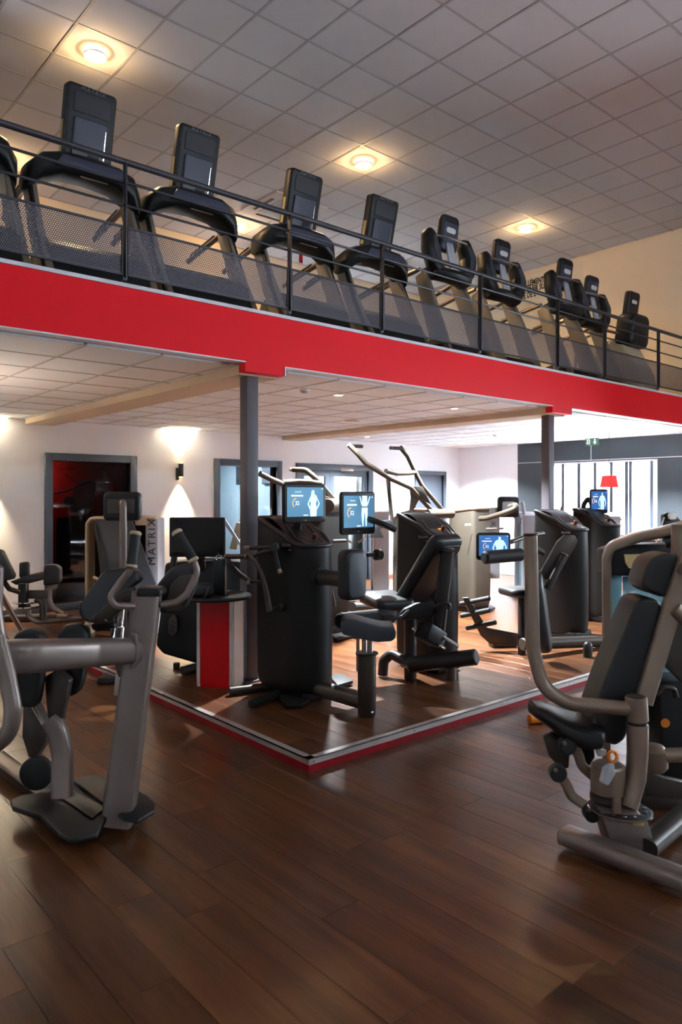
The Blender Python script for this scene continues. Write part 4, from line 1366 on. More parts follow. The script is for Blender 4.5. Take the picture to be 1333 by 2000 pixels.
# base: round beam, cross tube, foot plates
m = MB(); m.sweep([(3.50, 4.62, 0.19), (3.50, 4.25, 0.19), (sb.x, sb.y + 0.02, 0.175)], 0.062, bend=0.1, n=18); m.build('base_beam', M['gunmetal'], D)
m = MB(); m.box((3.50, 4.45, 0.135), (0.22, 0.14, 0.11), None, 0.02); m.build('base_block', M['dark_steel'], D)
m = MB(); m.cyl((3.08, 4.92, 0.115), (3.92, 4.70, 0.115), 0.034, 16); m.build('cross_tube', M['gunmetal'], D)
m = MB(); m.cyl((3.02, 4.52, 0.115), (3.40, 4.62, 0.12), 0.034, 16); m.build('cross_tube', M['dark_steel'], D)
for x, y in ((3.11, 4.91), (3.88, 4.71), (3.06, 4.53)): strut((x, y, PZ0), (x, y, PZ0 + 0.03), 0.03, M['rubber'], 'foot', D)
p = PZ(572, 1362, PZ0 + 0.02)
m = MB(); m.prism([PZ(x, y, PZ0 + 0.012) for x, y in ((530, 1345), (560, 1338), (606, 1371), (590, 1381), (558, 1383))], (0, 0, 0.03), 0.006); m.build('foot_plate', M['rubber'], D)
m = MB(); m.prism([PZ(x, y, PZ0 + 0.012) for x, y in ((640, 1322), (672, 1322), (690, 1336), (660, 1345))], (0, 0, 0.03), 0.006); m.build('foot_plate', M['rubber'], D)

# ---------------------------------------------------------------- seated machine with reclined backrest, centre
E = root('leg_extension_machine', 5.02, 4.55, PZ0, 'charcoal seated leg machine with reclined black backrest and lit screen, centre of platform', 'gym machine')
T = Tower(E, 5.02, 4.55, (0, -1), 0.56, 0.40, 1.40, 0.20, 'shell', True, (818, 1051, -1))
c = PY(698.5, 1002, 4.8)
display(E, c, (1, 0, 0), 0.41, 0.38, content='legs')
MB().sweep([c + V((0.12, 0.02, -0.05)), PD(745, 1022, 6.45), PD(772, 1035, 6.5)], 0.028, bend=0.05, n=12).build('display_stem', M['black'], E)
EXs = 4.66
bot, top_ = PX(802, 1172, EXs), PX(872, 1056, EXs)
ay = (top_ - bot)
bk = MB().pad((bot + top_) / 2, (1, 0, 0), ay, 0.36, ay.length + 0.10, 0.11, 0.07, 0.04, sq=6).build('backrest', M['vinyl'], E)
n_ = V((1, 0, 0)).cross(ay.normalized())
n_ = n_ if n_.y < 0 else -n_
MB().pad((bot + top_) / 2 + n_ * 0.062, (1, 0, 0), ay, 0.30, ay.length, 0.02, 0.06, 0.008).build('back_shell', M['black'], bk)
s0 = PD(755, 1173, 6.3)
sx = V((0.92, -0.39, 0))
MB().pad(s0, (0.96, -0.25, 0.0), (0.25, 0.96, 0.10), 0.36, 0.42, 0.10, 0.06, 0.035, sq=6).build('seat', M['vinyl'], E)
m = MB(); m.cyl(PD(875, 1076, 6.0), PD(855, 1235, 6.05), 0.055, 20, 0.006); m.build('lever_arm', M['dark_steel'], E)
MB().lathe([(0.05, 0), (0.046, 0.008)], PD(876, 1071, 5.99), PD(875, 1070, 6.0) - PD(855, 1235, 6.05), 20).build('lever_cap', M['gunmetal'], E)
MB().sweep([PD(884, 1090, 5.98), PD(868, 1232, 6.0)], 0.010, n=8).build('lever_rail', M['silver'], E)
m = MB(); m.prism([PD(x, y, 6.0) for x, y in ((778, 1203), (790, 1190), (815, 1178), (846, 1172), (852, 1180), (846, 1202), (820, 1210), (786, 1212))], FWD * 0.09, 0.014, 2); m.build('side_bracket', M['black'], E)
MB().sweep([PD(738, 1194, 6.0), PD(747, 1203, 5.98), PD(766, 1209, 5.95), PD(785, 1205, 5.98), PD(800, 1192, 6.0)], 0.014, bend=0.05, n=10).build('side_handle', M['dark_steel'], E)
MB().sweep([PD(848, 1186, 5.95), PD(872, 1176, 5.92), PD(879, 1182, 5.92), PD(877, 1190, 5.92)], 0.018, bend=0.04, n=10).build('side_handle', M['dark_steel'], E)
a, b = PD(663, 1214, 5.75), PD(765, 1202, 6.15)
m = MB(); m.cyl(a, b, 0.068, 22, 0.014); m.build('ankle_roller', M['rubber'], E)
m = MB(); m.cyl(PD(732, 1084, 6.45), PD(745, 1083, 6.5), 0.05, 18, 0.012); m.cyl(PD(718, 1084, 6.4), PD(738, 1083, 6.47), 0.02, 12); m.build('knee_roller', M['rubber'], E)
fp = PZ(802, 1326, PZ0)
m = MB(); m.cyl(fp, (fp.x, fp.y, PD(802, 1205, 6.2).z), 0.055, 20); m.build('seat_column', M['dark_steel'], E)
for dx in (0, 30):
    strut(PD(806 + dx, 1226 - dx * 0.1, 6.05), PD(870 + dx * 0.9, 1268 - dx * 0.15, 5.95), 0.014, M['chrome'], 'guide_rod', E)
m = MB(); m.box(PD(842, 1240, 6.0), (0.22, 0.16, 0.14), Matrix.Rotation(0.5, 3, 'Y'), 0.02); m.build('carriage', M['black'], E)
m = MB(); m.cyl(PD(800, 1298, 6.15), PD(932, 1283, 5.85), 0.066, 22, 0.012); m.build('base_beam', M['dark_steel'], E)
m = MB(); m.sweep([PD(800, 1296, 6.2), PD(765, 1277, 6.35), PD(750, 1290, 6.35), PD(748, 1318, 6.35)], 0.045, bend=0.06, n=14); m.build('base_leg', M['dark_steel'], E)
f2 = PZ(882, 1327, PZ0)
m = MB(); m.lathe([(0.045, 0), (0.045, 0.12), (0.035, 0.15), (0.01, 0.16)], f2, (0, 0, 1), 20); m.build('base_leg', M['gunmetal'], E)
m = MB(); m.box((5.0, 4.55, PZ0 + 0.05), (0.3, 0.5, 0.09), None, 0.02); m.build('base_block', M['black'], E)

# ---------------------------------------------------------------- right: trunk machine with pegs, roller and oval back pad
Hm = root('back_extension_machine', 7.23, 4.55, PZ0, 'charcoal trunk machine with foot pegs, black roller and lit blue screen, right part of platform', 'gym machine')
T = Tower(Hm, 7.23, 4.55, (0, -1), 0.56, 0.42, 1.40, 0.20, 'shell', True, (1097, 1042, -1))
c = PD(964, 1067, 7.0)
display(Hm, c, (0.80, -0.60, 0), 0.335, 0.265, content='torso', deep=True)
MB().sweep([c + V((0.05, 0.05, 0)), PD(1000, 1058, 7.1), PD(1030, 1047, 7.3), PD(1062, 1042, 7.6)], 0.022, bend=0.05, n=12).build('display_stem', M['gunmetal'], Hm)
m = MB(); m.cyl(PD(945, 1089, 6.65), PD(1020, 1083, 6.85), 0.062, 22, 0.02); m.build('chest_roller', M['rubber'], Hm)
MB().sweep([PD(1018, 1084, 6.85), PD(1045, 1072, 6.95), PD(1060, 1080, 7.0)], 0.035, bend=0.05, n=14).build('roller_arm', M['dark_steel'], Hm)
fp = PZ(1020, 1278, PZ0)
m = MB(); m.cyl(fp, (fp.x, fp.y, PD(1020, 1158, 7.22).z), 0.040, 18); m.build('seat_column', M['dark_steel'], Hm)
MB().pad(PD(1016, 1155, 7.1), (0.9, -0.43, 0), (0.43, 0.9, 0), 0.34, 0.36, 0.075, 0.08, 0.03, sq=6).build('seat', M['vinyl'], Hm)
m = MB(); m.pad(PD(1056, 1194, 6.9), (0.85, 0.52, 0.0), (-0.08, 0.10, 1), 0.42, 0.78, 0.13, 0.19, 0.045, sq=7); m.build('back_pad', M['vinyl'], Hm)
m = MB(); m.prism([PD(x, y, 7.0) for x, y in ((1056, 1120), (1090, 1058), (1104, 1045), (1124, 1046), (1129, 1056), (1126, 1066), (1084, 1135), (1066, 1132))], FWD * 0.05, 0.008); m.build('lever_plate', M['gunmetal'], Hm)
m = MB(); m.cyl(PD(1102, 1086, 6.97), PD(1070, 1150, 6.9), 0.034, 18); m.build('lever_arm', M['dark_steel'], Hm)
MB().lathe([(0.036, 0), (0.034, 0.01), (0.02, 0.013)], PD(1103, 1084, 6.97), PD(1102, 1083, 6.97) - PD(1075, 1140, 6.92), 20).build('lever_cap', M['silver'], Hm)
for px, py in ((926, 1175), (927, 1198), (938, 1222)):
    dv = (PD(30 + px, py - 8, 7.5) - PD(px, py, 7.3))
    m = MB(); m.cyl(PD(px - 27, py + 5, 7.45), PD(px + 32, py - 7, 7.3), 0.026, 14, 0.008); m.build('foot_peg', M['rubber'], Hm)
m = MB(); m.prism([PD(x, y, 7.38) for x, y in ((904, 1168), (916, 1167), (952, 1226), (1016, 1238), (1016, 1262), (958, 1258), (940, 1242))], FWD * 0.05, 0.006); m.build('peg_beam', M['gunmetal'], Hm)
b0 = PZ(985, 1262, PZ0)
m = MB(); m.box((b0.x - 0.02, b0.y, PZ0 + 0.06), (0.28, 0.14, 0.12), Matrix.Rotation(-0.5, 3, 'Z'), 0.02); m.build('base_foot', M['dark_steel'], Hm)
m = MB(); m.cyl(PD(1020, 1258, 7.1), PD(1180, 1252, 7.6), 0.060, 20, 0.01); m.build('base_beam', M['gunmetal'], Hm)
f2 = PZ(1149, 1283, PZ0)
m = MB(); m.lathe([(0.045, 0), (0.045, 0.11), (0.03, 0.14), (0.01, 0.15)], f2, (0, 0, 1), 20); m.build('base_leg', M['dark_steel'], Hm)
m = MB(); m.box((7.23, 4.55, PZ0 + 0.05), (0.34, 0.5, 0.09), None, 0.02); m.build('base_block', M['black'], Hm)

# ---------------------------------------------------------------- far right tower before the window
I = root('cable_column_machine', 8.55, 4.9, PZ0, 'charcoal strength machine with small lit screen in front of the bright window', 'gym machine')
T = Tower(I, 8.55, 4.88, (0, -1), 0.56, 0.40, 1.40, 0.20, 'shell', True, None)
c = PD(1170, 979, 9.4)
display(I, c, (0.76, -0.65, 0), 0.235, 0.315, content='torso', deep=True)
MB().sweep([c + V((0, 0.1, -0.04)), PD(1150, 972, 9.5), PD(1141, 985, 9.5), PD(1139, 1003, 9.5)], 0.03, bend=0.08, n=12).build('display_stem', M['dark_steel'], I)
MB().sweep([PD(1096, 1000, 9.9), PD(1099, 989, 9.9)], 0.02, n=10).build('side_handle', M['silver'], I)
m = MB(); m.box((8.55, 4.88, PZ0 + 0.05), (0.34, 0.5, 0.09), None, 0.02); m.build('base_block', M['black'], I)

# ---------------------------------------------------------------- second row: two pull-down machines and a plain tower
def pulldown(t, tube, deps, grips, cross, pivot, mat='arm_steel', r=0.029):
    """two bent arms from a pivot drum on the tower, a crossbar and two short hand grips"""
    for path in tube:
        MB().sweep([PD(x, y, d) for x, y, d in path], r, bend=0.10, n=12).build('pull_arm', M[mat], t)
    for a, b in grips:
        MB().cyl(PD(*a), PD(*b), 0.021, 12).build('grip', M['rubber'], t)
        q, w = PD(*a), PD(*b)
        MB().cyl(w, w + (w - q).normalized() * 0.02, 0.022, 12).build('grip_cap', M['silver'], t)
    if cross: MB().sweep([PD(*c) for c in cross], r * 0.95, bend=0.05, n=12).build('crossbar', M[mat], t)
    MB().cyl(PD(*pivot[0]), PD(*pivot[1]), pivot[2], 22).build('pivot_drum', M['shell_tan'], t)


F1 = root('pulldown_machine', 6.82, 6.5, PZ0, 'pull-down machine with long bent arms reaching high above the centre of the platform', 'gym machine')
Tower(F1, 6.82, 6.5, (0, 1), 0.56, 0.40, 1.40, 0.12, 'shell_tan', False, None)
pulldown(F1, [[(681, 868, 8.2), (697, 884, 8.25), (716, 906, 8.35), (762, 934, 8.6), (803, 953, 8.8), (843, 996, 9.0)],
              [(782, 873, 8.9), (797, 891, 8.95), (814, 927, 9.0), (826, 950, 9.0), (866, 997, 9.1)]], None,
         [((683, 871, 8.25), (706, 872, 8.5)), ((786, 876, 8.9), (765, 875, 8.7))],
         [(754, 920, 8.55), (775, 925, 8.7), (800, 924, 8.9), (812, 922, 9.0)], ((836, 1004, 8.95), (884, 1003, 9.15), 0.060))
m = MB(); m.prism([PD(x, y, 8.85) for x, y in ((800, 950), (826, 950), (843, 985), (820, 975), (806, 1000), (800, 1000), (803, 972))], FWD * 0.05, 0.006); m.build('arm_gusset', M['gunmetal'], F1)
MB().sweep([PD(758, 930, 8.7), PD(767, 1025, 8.8)], 0.024, n=12).build('push_rod', M['gunmetal'], F1)
m = MB(); m.prism([PD(x, y, 8.5) for x, y in ((722, 1050), (736, 1018), (765, 1015), (770, 1028), (742, 1032), (750, 1050))], FWD * 0.12, 0.01); m.build('thigh_pad', M['vinyl'], F1)
m = MB(); m.cyl(PD(690, 1186, 8.0), PD(775, 1185, 8.4), 0.055, 16); m.build('base_beam', M['dark_steel'], F1)
fp = PZ(688, 1193, PZ0)
strut((fp.x, fp.y, PZ0), (fp.x, fp.y, PZ0 + 0.14), 0.05, M['dark_steel'], 'base_leg', F1)
m = MB(); m.box((6.82, 6.5, PZ0 + 0.05), (0.34, 0.5, 0.09), None, 0.02); m.build('base_block', M['black'], F1)

F2 = root('tan_tower_machine', 7.92, 6.5, PZ0, 'warm grey strength tower with a bent tube handle, behind the pegs machine', 'gym machine')
T = Tower(F2, 7.92, 6.5, (0, 1), 0.56, 0.40, 1.40, 0.06, 'shell_tan', False, None)
q = PY(909, 1027, 6.5 - 0.28 - 0.001)
text('EGYM', 0.04, q + V((0, 0.004, 0)), (1, 0, 0), (0, 0, 1), M['white_plastic'], T.body, ext=0.002, sx=1.2)
m = MB(); m.sweep([PD(938, 1013, 9.6), PD(952, 1012, 9.5), PD(985, 1002, 9.2), PD(1008, 993, 9.1), PD(1008, 986, 9.2), PD(996, 990, 9.4)], 0.034, bend=0.09, n=14); m.build('tube_handle', M['arm_steel'], F2)
strut(PD(950, 1033, 9.4), PD(984, 1032, 9.4), 0.012, M['silver'], 'short_bar', F2)
m = MB(); m.box((7.92, 6.5, PZ0 + 0.05), (0.34, 0.5, 0.09), None, 0.02); m.build('base_block', M['black'], F2)
m = MB(); m.prism([PZ(x, y, PZ0 + 0.01) for x, y in ((905, 1192), (958, 1184), (968, 1190), (940, 1200))], (0, 0, 0.03), 0.006); m.build('foot_plate', M['dark_steel'], F2)

G = root('pulldown_machine', 5.32, 6.5, PZ0, 'pull-down machine with short bent arms behind the left lit screen', 'gym machine')
Tower(G, 5.32, 6.5, (0, 1), 0.56, 0.40, 1.40, 0.06, 'shell', False, None)
pulldown(G, [[(508, 925, 7.3), (530, 936, 7.4), (552, 945, 7.5), (575, 965, 7.6), (622, 990, 7.8)],
             [(572, 917, 7.8), (598, 918, 7.75), (615, 932, 7.7), (632, 952, 7.75), (655, 980, 7.9)]], None,
         [((596, 918, 7.76), (570, 917, 7.8))],
         [(552, 942, 7.5), (580, 940, 7.6), (605, 941, 7.65), (624, 944, 7.7)], ((640, 988, 7.6), (658, 987, 7.9), 0.075), 'arm_steel', 0.029)
for k in range(3): MB().sweep([PD(600, 957 + 14 * k, 7.7), PD(650, 974 + 10 * k, 7.85)], 0.02, n=10).build('arm_tube', M['champ'], G)
m = MB(); m.box((5.32, 6.5, PZ0 + 0.05), (0.34, 0.5, 0.09), None, 0.02); m.build('base_block', M['black'], G)
MB().sweep([PD(648, 1150, 7.8), PD(655, 1185, 7.75)], 0.014, n=8).build('floor_lever', M['gunmetal'], G)
m = MB(); m.prism([PZ(x, y, PZ0 + 0.01) for x, y in ((645, 1243), (700, 1232), (712, 1240), (660, 1252))], (0, 0, 0.025), 0.005); m.build('foot_plate', M['dark_steel'], G)
m = MB(); m.cyl(PD(650, 1057, 8.0), PD(676, 1056, 8.1), 0.02, 12); m.build('side_grip', M['rubber'], G)

# ---------------------------------------------------------------- behind the podium: machine with switched-off monitor
Cm = root('dark_monitor_machine', 3.26, 5.86, PZ0, 'black strength machine with a large switched-off monitor behind the red podium', 'gym machine')
m = MB()
m.prism([PD(x, y, 6.55) for x, y in ((322, 1100), (420, 1092), (474, 1096), (478, 1150), (480, 1306), (420, 1308), (318, 1278), (304, 1262), (312, 1200))], FWD * 0.36, 0.03, 3); m.build('housing', M['black'], Cm)
mo = MB().box(PD(386, 1049, 6.35), (0.485, 0.045, 0.345), Matrix.Rotation(-math.atan2(FX, FY), 3, 'Z'), 0.012).build('monitor', M['black'], Cm)
o = PD(386, 1046, 6.35) - FWD * 0.0235
MB().add([o + RIGHT * a + UP * b for a, b in ((-.225, -.145), (.225, -.145), (.225, .155), (-.225, .155))], [(0, 1, 2, 3)]).build('screen', M['off_screen'], mo, 0)
m = MB(); m.sweep([PD(390, 1085, 6.4), PD(392, 1110, 6.55)], 0.05, 0.03, e=4, n=12); m.build('monitor_neck', M['dark_steel'], Cm)
m = MB(); m.cyl(PD(385, 1093, 6.42), PD(432, 1092, 6.42), 0.014, 10); m.build('light_bar', M['lightgrey'], Cm)
m = MB(); m.prism([PD(x, y, 6.48) for x, y in ((331, 1108), (335, 1083), (342, 1080), (346, 1084), (342, 1110))], FWD * 0.05, 0.006); m.build('side_bracket', M['dark_steel'], Cm)
m = MB(); m.prism([PD(x, y, 6.5) for x, y in ((330, 1210), (340, 1200), (346, 1208), (346, 1232), (338, 1242), (328, 1236))], FWD * 0.03, 0.004); ap = m.build('adjust_plate', M['gunmetal'], Cm)
m = MB()
for x, y in ((336, 1212), (341, 1216), (333, 1222), (339, 1226), (334, 1232), (340, 1234)): m.lathe([(0.010, 0), (0.008, 0.004)], PD(x, y, 6.495), -FWD, 8)
tag(m.build('adjust_holes', M['ink'], ap, 0), kind='stuff')
m = MB(); m.cyl(PZ(356, 1310, PZ0 + 0.04), PZ(400, 1300, PZ0 + 0.04), 0.04, 16); m.build('base_tube', M['dark_steel'], Cm)
m = MB(); m.prism([PD(x, y, 6.6) for x, y in ((430, 1012), (438, 1010), (472, 1064), (472, 1072))], FWD * 0.03, 0.003); m.build('diagonal_strut', M['lightgrey'], Cm)
m = MB(); m.prism([PD(x, y, 6.9) for x, y in ((448, 1072), (462, 1020), (474, 1022), (474, 1035), (462, 1074))], FWD * 0.05, 0.005); m.build('diagonal_strut', M['cream'], Cm)
for px, d in ((430, 6.6), (345, 6.6)):
    q = PZ(px, 1305, PZ0)
    strut((q.x, q.y, PZ0), (q.x, q.y, PZ0 + 0.05), 0.03, M['rubber'], 'foot', Cm)

# ---------------------------------------------------------------- red podium with its tray and dispenser
pe = PZ(455, 1346, PZ0)
t1 = (-RIGHT * math.cos(0.30) + FWD * math.sin(0.30)); t2 = (RIGHT * math.sin(0.30) + FWD * math.cos(0.30))
w1, w2 = 0.325, 0.21
ztop_ = PD(455, 1167, 5.9).z
pc_ = pe + t1 * w1 / 2 + t2 * w2 / 2
Pd = root('red_podium', pc_.x, pc_.y, PZ0, 'square red podium with silver edge strips standing left of the machine with chest pad', 'podium')
m = MB(); m.prism([pe, pe + t1 * w1, pe + t1 * w1 + t2 * w2, pe + t2 * w2], (0, 0, ztop_ - PZ0)); m.build('core', M['lightgrey'], Pd, 0)
m = MB(); m.prism([pe + t1 * 0.032 - t2 * 0.004, pe + t1 * (w1 - 0.032) - t2 * 0.004, pe + t1 * (w1 - 0.032), pe + t1 * 0.032], (0, 0, ztop_ - PZ0 - 0.002)); m.build('red_panel', M['red_gloss'], Pd, 0)
m = MB(); m.prism([pe + t2 * 0.02 - t1 * 0.004, pe + t2 * (w2 - 0.02) - t1 * 0.004, pe + t2 * (w2 - 0.02), pe + t2 * 0.02], (0, 0, ztop_ - PZ0 - 0.002)); m.build('white_panel', M['white_plastic'], Pd, 0)
for u, v in ((0, 0), (w1 - 0.028, 0)):
    q = pe + t1 * u - t2 * 0.007
    m = MB(); m.prism([q, q + t1 * 0.028, q + t1 * 0.028 + t2 * 0.007, q + t2 * 0.007], (0, 0, ztop_ - PZ0)); m.build('edge_strip', M['alu'], Pd, 0)
tc = PD(420, 1160, 5.86); tc.z = ztop_
m = MB(); m.lathe([(0.26, 0.0), (0.288, 0.004), (0.292, 0.018), (0.286, 0.03), (0.27, 0.026)], tc, (0, 0, 1), 36); m.build('round_top', M['black'], Pd)
zt_ = ztop_ + 0.027
ds = root('sanitizer_dispenser', tc.x + 0.02, tc.y, zt_, 'small black dispenser with a silver clip on the red podium', 'dispenser')
cc = PD(430, 1122, 5.9)
Rz = Matrix.Rotation(-math.atan2(FX, FY), 3, 'Z')
m = MB(); m.box((cc.x, cc.y, (zt_ + PD(427, 1092, 5.85).z) / 2), (0.10, 0.09, PD(427, 1092, 5.85).z - zt_), Rz, 0.012); m.build('body', M['black'], ds)
q = PD(428, 1088, 5.85)
m = MB(); m.sweep([q + RIGHT * -0.02 + UP * -0.02, q + RIGHT * -0.02 + UP * 0.012, q + RIGHT * 0.022 + UP * 0.012, q + RIGHT * 0.022 + UP * -0.02], 0.006, bend=0.01, n=8); m.sweep([q + UP * 0.01, q + UP * 0.04 - RIGHT * 0.006], 0.003, n=6); m.build('clip', M['chrome'], ds)
q = PD(441, 1135, 5.84)
m = MB(); m.box((q.x, q.y, (zt_ + PD(441, 1105, 5.84).z) / 2), (0.006, 0.06, PD(441, 1105, 5.84).z - zt_), Rz, 0.002); m.build('side_rail', M['silver'], ds)
bagp = PD(396, 1150, 5.74)
bg_ = root('small_black_bag', bagp.x, bagp.y, zt_, 'soft black pouch with a loose strap at the front edge of the podium top', 'bag')
m = MB(); m.pad((bagp.x, bagp.y, zt_ + 0.055), RIGHT, UP, 0.17, 0.11, 0.10, 0.03, 0.03); m.build('pouch', M['vinyl'], bg_)
m = MB(); m.sweep([bagp + RIGHT * -0.07 - FWD * 0.05 + UP * 0.03, V((bagp.x, bagp.y, zt_ + 0.008)) + RIGHT * -0.06 - FWD * 0.12, V((bagp.x, bagp.y, zt_ + 0.008)) + RIGHT * 0.04 - FWD * 0.12, bagp + RIGHT * 0.06 - FWD * 0.05 + UP * 0.02], 0.009, 0.004, bend=0.03, n=8, up=(0, 0, 1)); m.build('strap', M['vinyl'], bg_)

# ---------------------------------------------------------------- far machines behind the second row
def selector(name, x, y, z, ang, label, mats=('lightgrey', 'teal'), h=1.38, w=0.55, dpt=0.34):
    """weight-stack cabinet: two side posts joined by a curved hood, tinted guards between"""
    t = root(name, x, y, z, label, 'gym machine')
    R = Matrix.Rotation(ang, 3, 'Z')
    O = V((x, y, z))
    g = lambda a, b, c: O + R @ V((a, b, c))
    for s in (-1, 1):
        m = MB(); m.sweep([g(s * (w / 2 - 0.04), 0, 0.0), g(s * (w / 2 - 0.04), 0, h)], 0.04, dpt / 2 * 0.9, e=5, up=R @ V((0, 1, 0)), n=16); m.build('side_post', M[mats[0]], t)
    m = MB(); m.sweep([g(-w / 2 + 0.03, 0, h - 0.05), g(-w / 2 + 0.10, 0, h + 0.02), g(w / 2 - 0.10, 0, h + 0.02), g(w / 2 - 0.03, 0, h - 0.05)], dpt / 2, 0.03, e=4, up=(0, 0, 1), bend=0.06, n=16); m.build('hood', M[mats[0]], t)
    m = MB(); m.box(g(0, -0.02, h / 2 - 0.02), (w - 0.16, dpt * 0.7, h - 0.2), R, 0.02); m.build('stack_guard', M[mats[1]], t)
    for s in (-0.07, 0.07):
        m = MB(); m.cyl(g(s, -dpt * 0.37, 0.15), g(s, -dpt * 0.37, h - 0.15), 0.012, 8); m.build('guide_rod', M['chrome'], t)
    m = MB(); m.box(g(0, 0, 0.035), (w + 0.1, dpt + 0.15, 0.07), R, 0.02); m.build('base', M['dark_steel'], t)
    return t, g


K, g = selector('weight_stack_machine', 9.75, 6.75, PZ0, 0.9, 'light grey weight-stack machine with pale blue guard, left of the dark window wall', ('lightgrey', 'teal'), 1.28, 0.5, 0.4)
con = MB().pad(PD(993, 990, 11.2), RIGHT, UP, 0.33, 0.32, 0.10, 0.05, 0.03).build('console', M['black'], K)
MB().pad(PD(994, 990, 11.14), RIGHT, UP, 0.19, 0.16, 0.01, 0.02, 0.004).build('back_cover', M['lightgrey'], con)
MB().sweep([PD(1020, 980, 11.3), PD(1024, 1000, 11.3), PD(1024, 1080, 11.3)], 0.03, n=10).build('handle_post', M['lightgrey'], K)
q = PD(959, 1022, 11.0)
m = MB(); m.box(PD(966, 1060, 11.3), (0.16, 0.10, 1.1), Rz, 0.02); pn = m.build('side_panel', M['lightgrey'], K)
text('X', 0.09, PD(960, 1027, 11.2), RIGHT, UP, M['ink'], pn, ext=0.002, sx=1.2)

J, g = selector('weight_stack_machine', 10.6, 5.9, 0.0 + PZ0, 0.55, 'pale weight-stack cabinet with tinted guard right before the window', ('lightgrey', 'teal'), 1.27, 0.62, 0.4)
MB().sweep([PD(1240, 1048, 11.0), PD(1262, 1047, 11.0), PD(1276, 1055, 11.0)], 0.016, bend=0.05, n=8).build('tube_handle', M['silver'], J)

K2, g = selector('weight_stack_machine', 8.55, 8.9, 0.0, 0.9, 'white-framed machine seen below the second lit screen, before the double doors', ('lightgrey', 'lightgrey'), 1.40, 0.5, 0.3)
for s in (-1, 1):
    MB().sweep([PD(694 + s * 22, 1035, 12.0), PD(694 + s * 20, 1052, 11.9), PD(694 + s * 6, 1060, 11.9)], 0.02, bend=0.06, n=8).build('side_handle', M['chrome'], K2)

Mm = root('bench_machine', 9.6, 4.5, PZ0, 'black padded bench back with pale frame at the right picture edge near the window', 'gym machine')
m = MB(); m.prism([PD(x, y, 9.0) for x, y in ((1297, 1045), (1297, 1006), (1303, 1001), (1318, 1002), (1333, 1018), (1345, 1030), (1345, 1080), (1300, 1080))], FWD * 0.10, 0.02); m.build('backrest', M['vinyl'], Mm)
MB().pad(PD(1314, 1008, 8.95), RIGHT, UP, 0.10, 0.09, 0.04, 0.03, 0.01).build('head_cap', M['white_plastic'], Mm)
MB().sweep([PD(1298, 1010, 9.0), PD(1284, 1052, 9.0), PD(1282, 1075, 9.0)], 0.012, n=8).build('frame_tube', M['white_plastic'], Mm)
q = PD(1320, 1075, 9.05)
m = MB(); m.cyl((q.x, q.y, PZ0), (q.x, q.y, q.z), 0.05, 14); m.build('column', M['dark_steel'], Mm)
m = MB(); m.box((q.x, q.y, PZ0 + 0.03), (0.5, 0.4, 0.06), None, 0.01); m.build('base', M['dark_steel'], Mm)

# ================================================================ LEFT: machines on the main floor
# ---------------------------------------------------------------- foreground rear-kick machine
A = root('leg_curl_machine', PZ(225, 1600, 0).x, PZ(225, 1600, 0).y, 0.0, 'large taupe steel standing machine with slanted column and black footplate, left foreground', 'gym machine')
dA = 3.60
m = MB(); m.sweep([PD(229, 1610, dA - 0.01), PD(236, 1560, dA), PD(288, 1156, dA + 0.02)], [0.074, 0.076, 0.068], 0.055, e=5, up=-FWD, n=20); m.build('column', M['silver'], A)
m = MB(); m.prism([PD(x, y, dA - 0.05) for x, y in ((266, 1160), (270, 1148), (308, 1150), (314, 1156), (313, 1166), (266, 1166))], FWD * 0.13, 0.008); m.build('column_cap', M['black'], A)
m = MB(); m.sweep([PD(268, 1270, dA), PD(180, 1274, 3.42), PD(30, 1283, 3.02), PD(-30, 1286, 3.1), PD(-60, 1284, 3.5)], [0.055, 0.058, 0.060, 0.06, 0.06], [0.060, 0.066, 0.072, 0.072, 0.072], e=3.2, up=(0, 0, 1), bend=0.16, n=20); m.build('cross_beam', M['silver'], A)
m = MB(); m.sweep([PD(258, 1235, dA - 0.06), PD(266, 1240, dA - 0.06), PD(266, 1290, dA - 0.06), PD(256, 1306, dA - 0.06)], 0.010, bend=0.03, n=8); m.build('weld_plate', M['silver'], A)
m = MB(); m.cyl(PD(236, 1180, dA + 0.12), PD(229, 1240, dA + 0.12), 0.026, 18); m.build('adjust_rod', M['chrome'], A)
m = MB(); m.cyl(PD(231, 1222, dA + 0.12), PD(229, 1246, dA + 0.12), 0.036, 18); m.build('adjust_collar', M['chrome'], A)
m = MB(); m.lathe([(0.018, 0), (0.03, 0.05), (0.042, 0.10), (0.042, 0.14)], PD(237, 1320, dA), (0, 0, 1), 16); m.build('sleeve', M['silver'], A)
m = MB(); m.box(PD(232, 1330, dA), (0.03, 0.03, 0.14), Rz @ Matrix.Rotation(0.1, 3, 'Y'), 0.003); m.build('adjust_pin', M['alu'], A)

def tilt_pad(name, outline, d, thick, mat, back, d_in=0.0):
    m = MB(); m.prism([PD(x, y, d + k) for x, y, k in outline], FWD * thick, 0.02, 3)
    return m.build(name, M[mat], A)

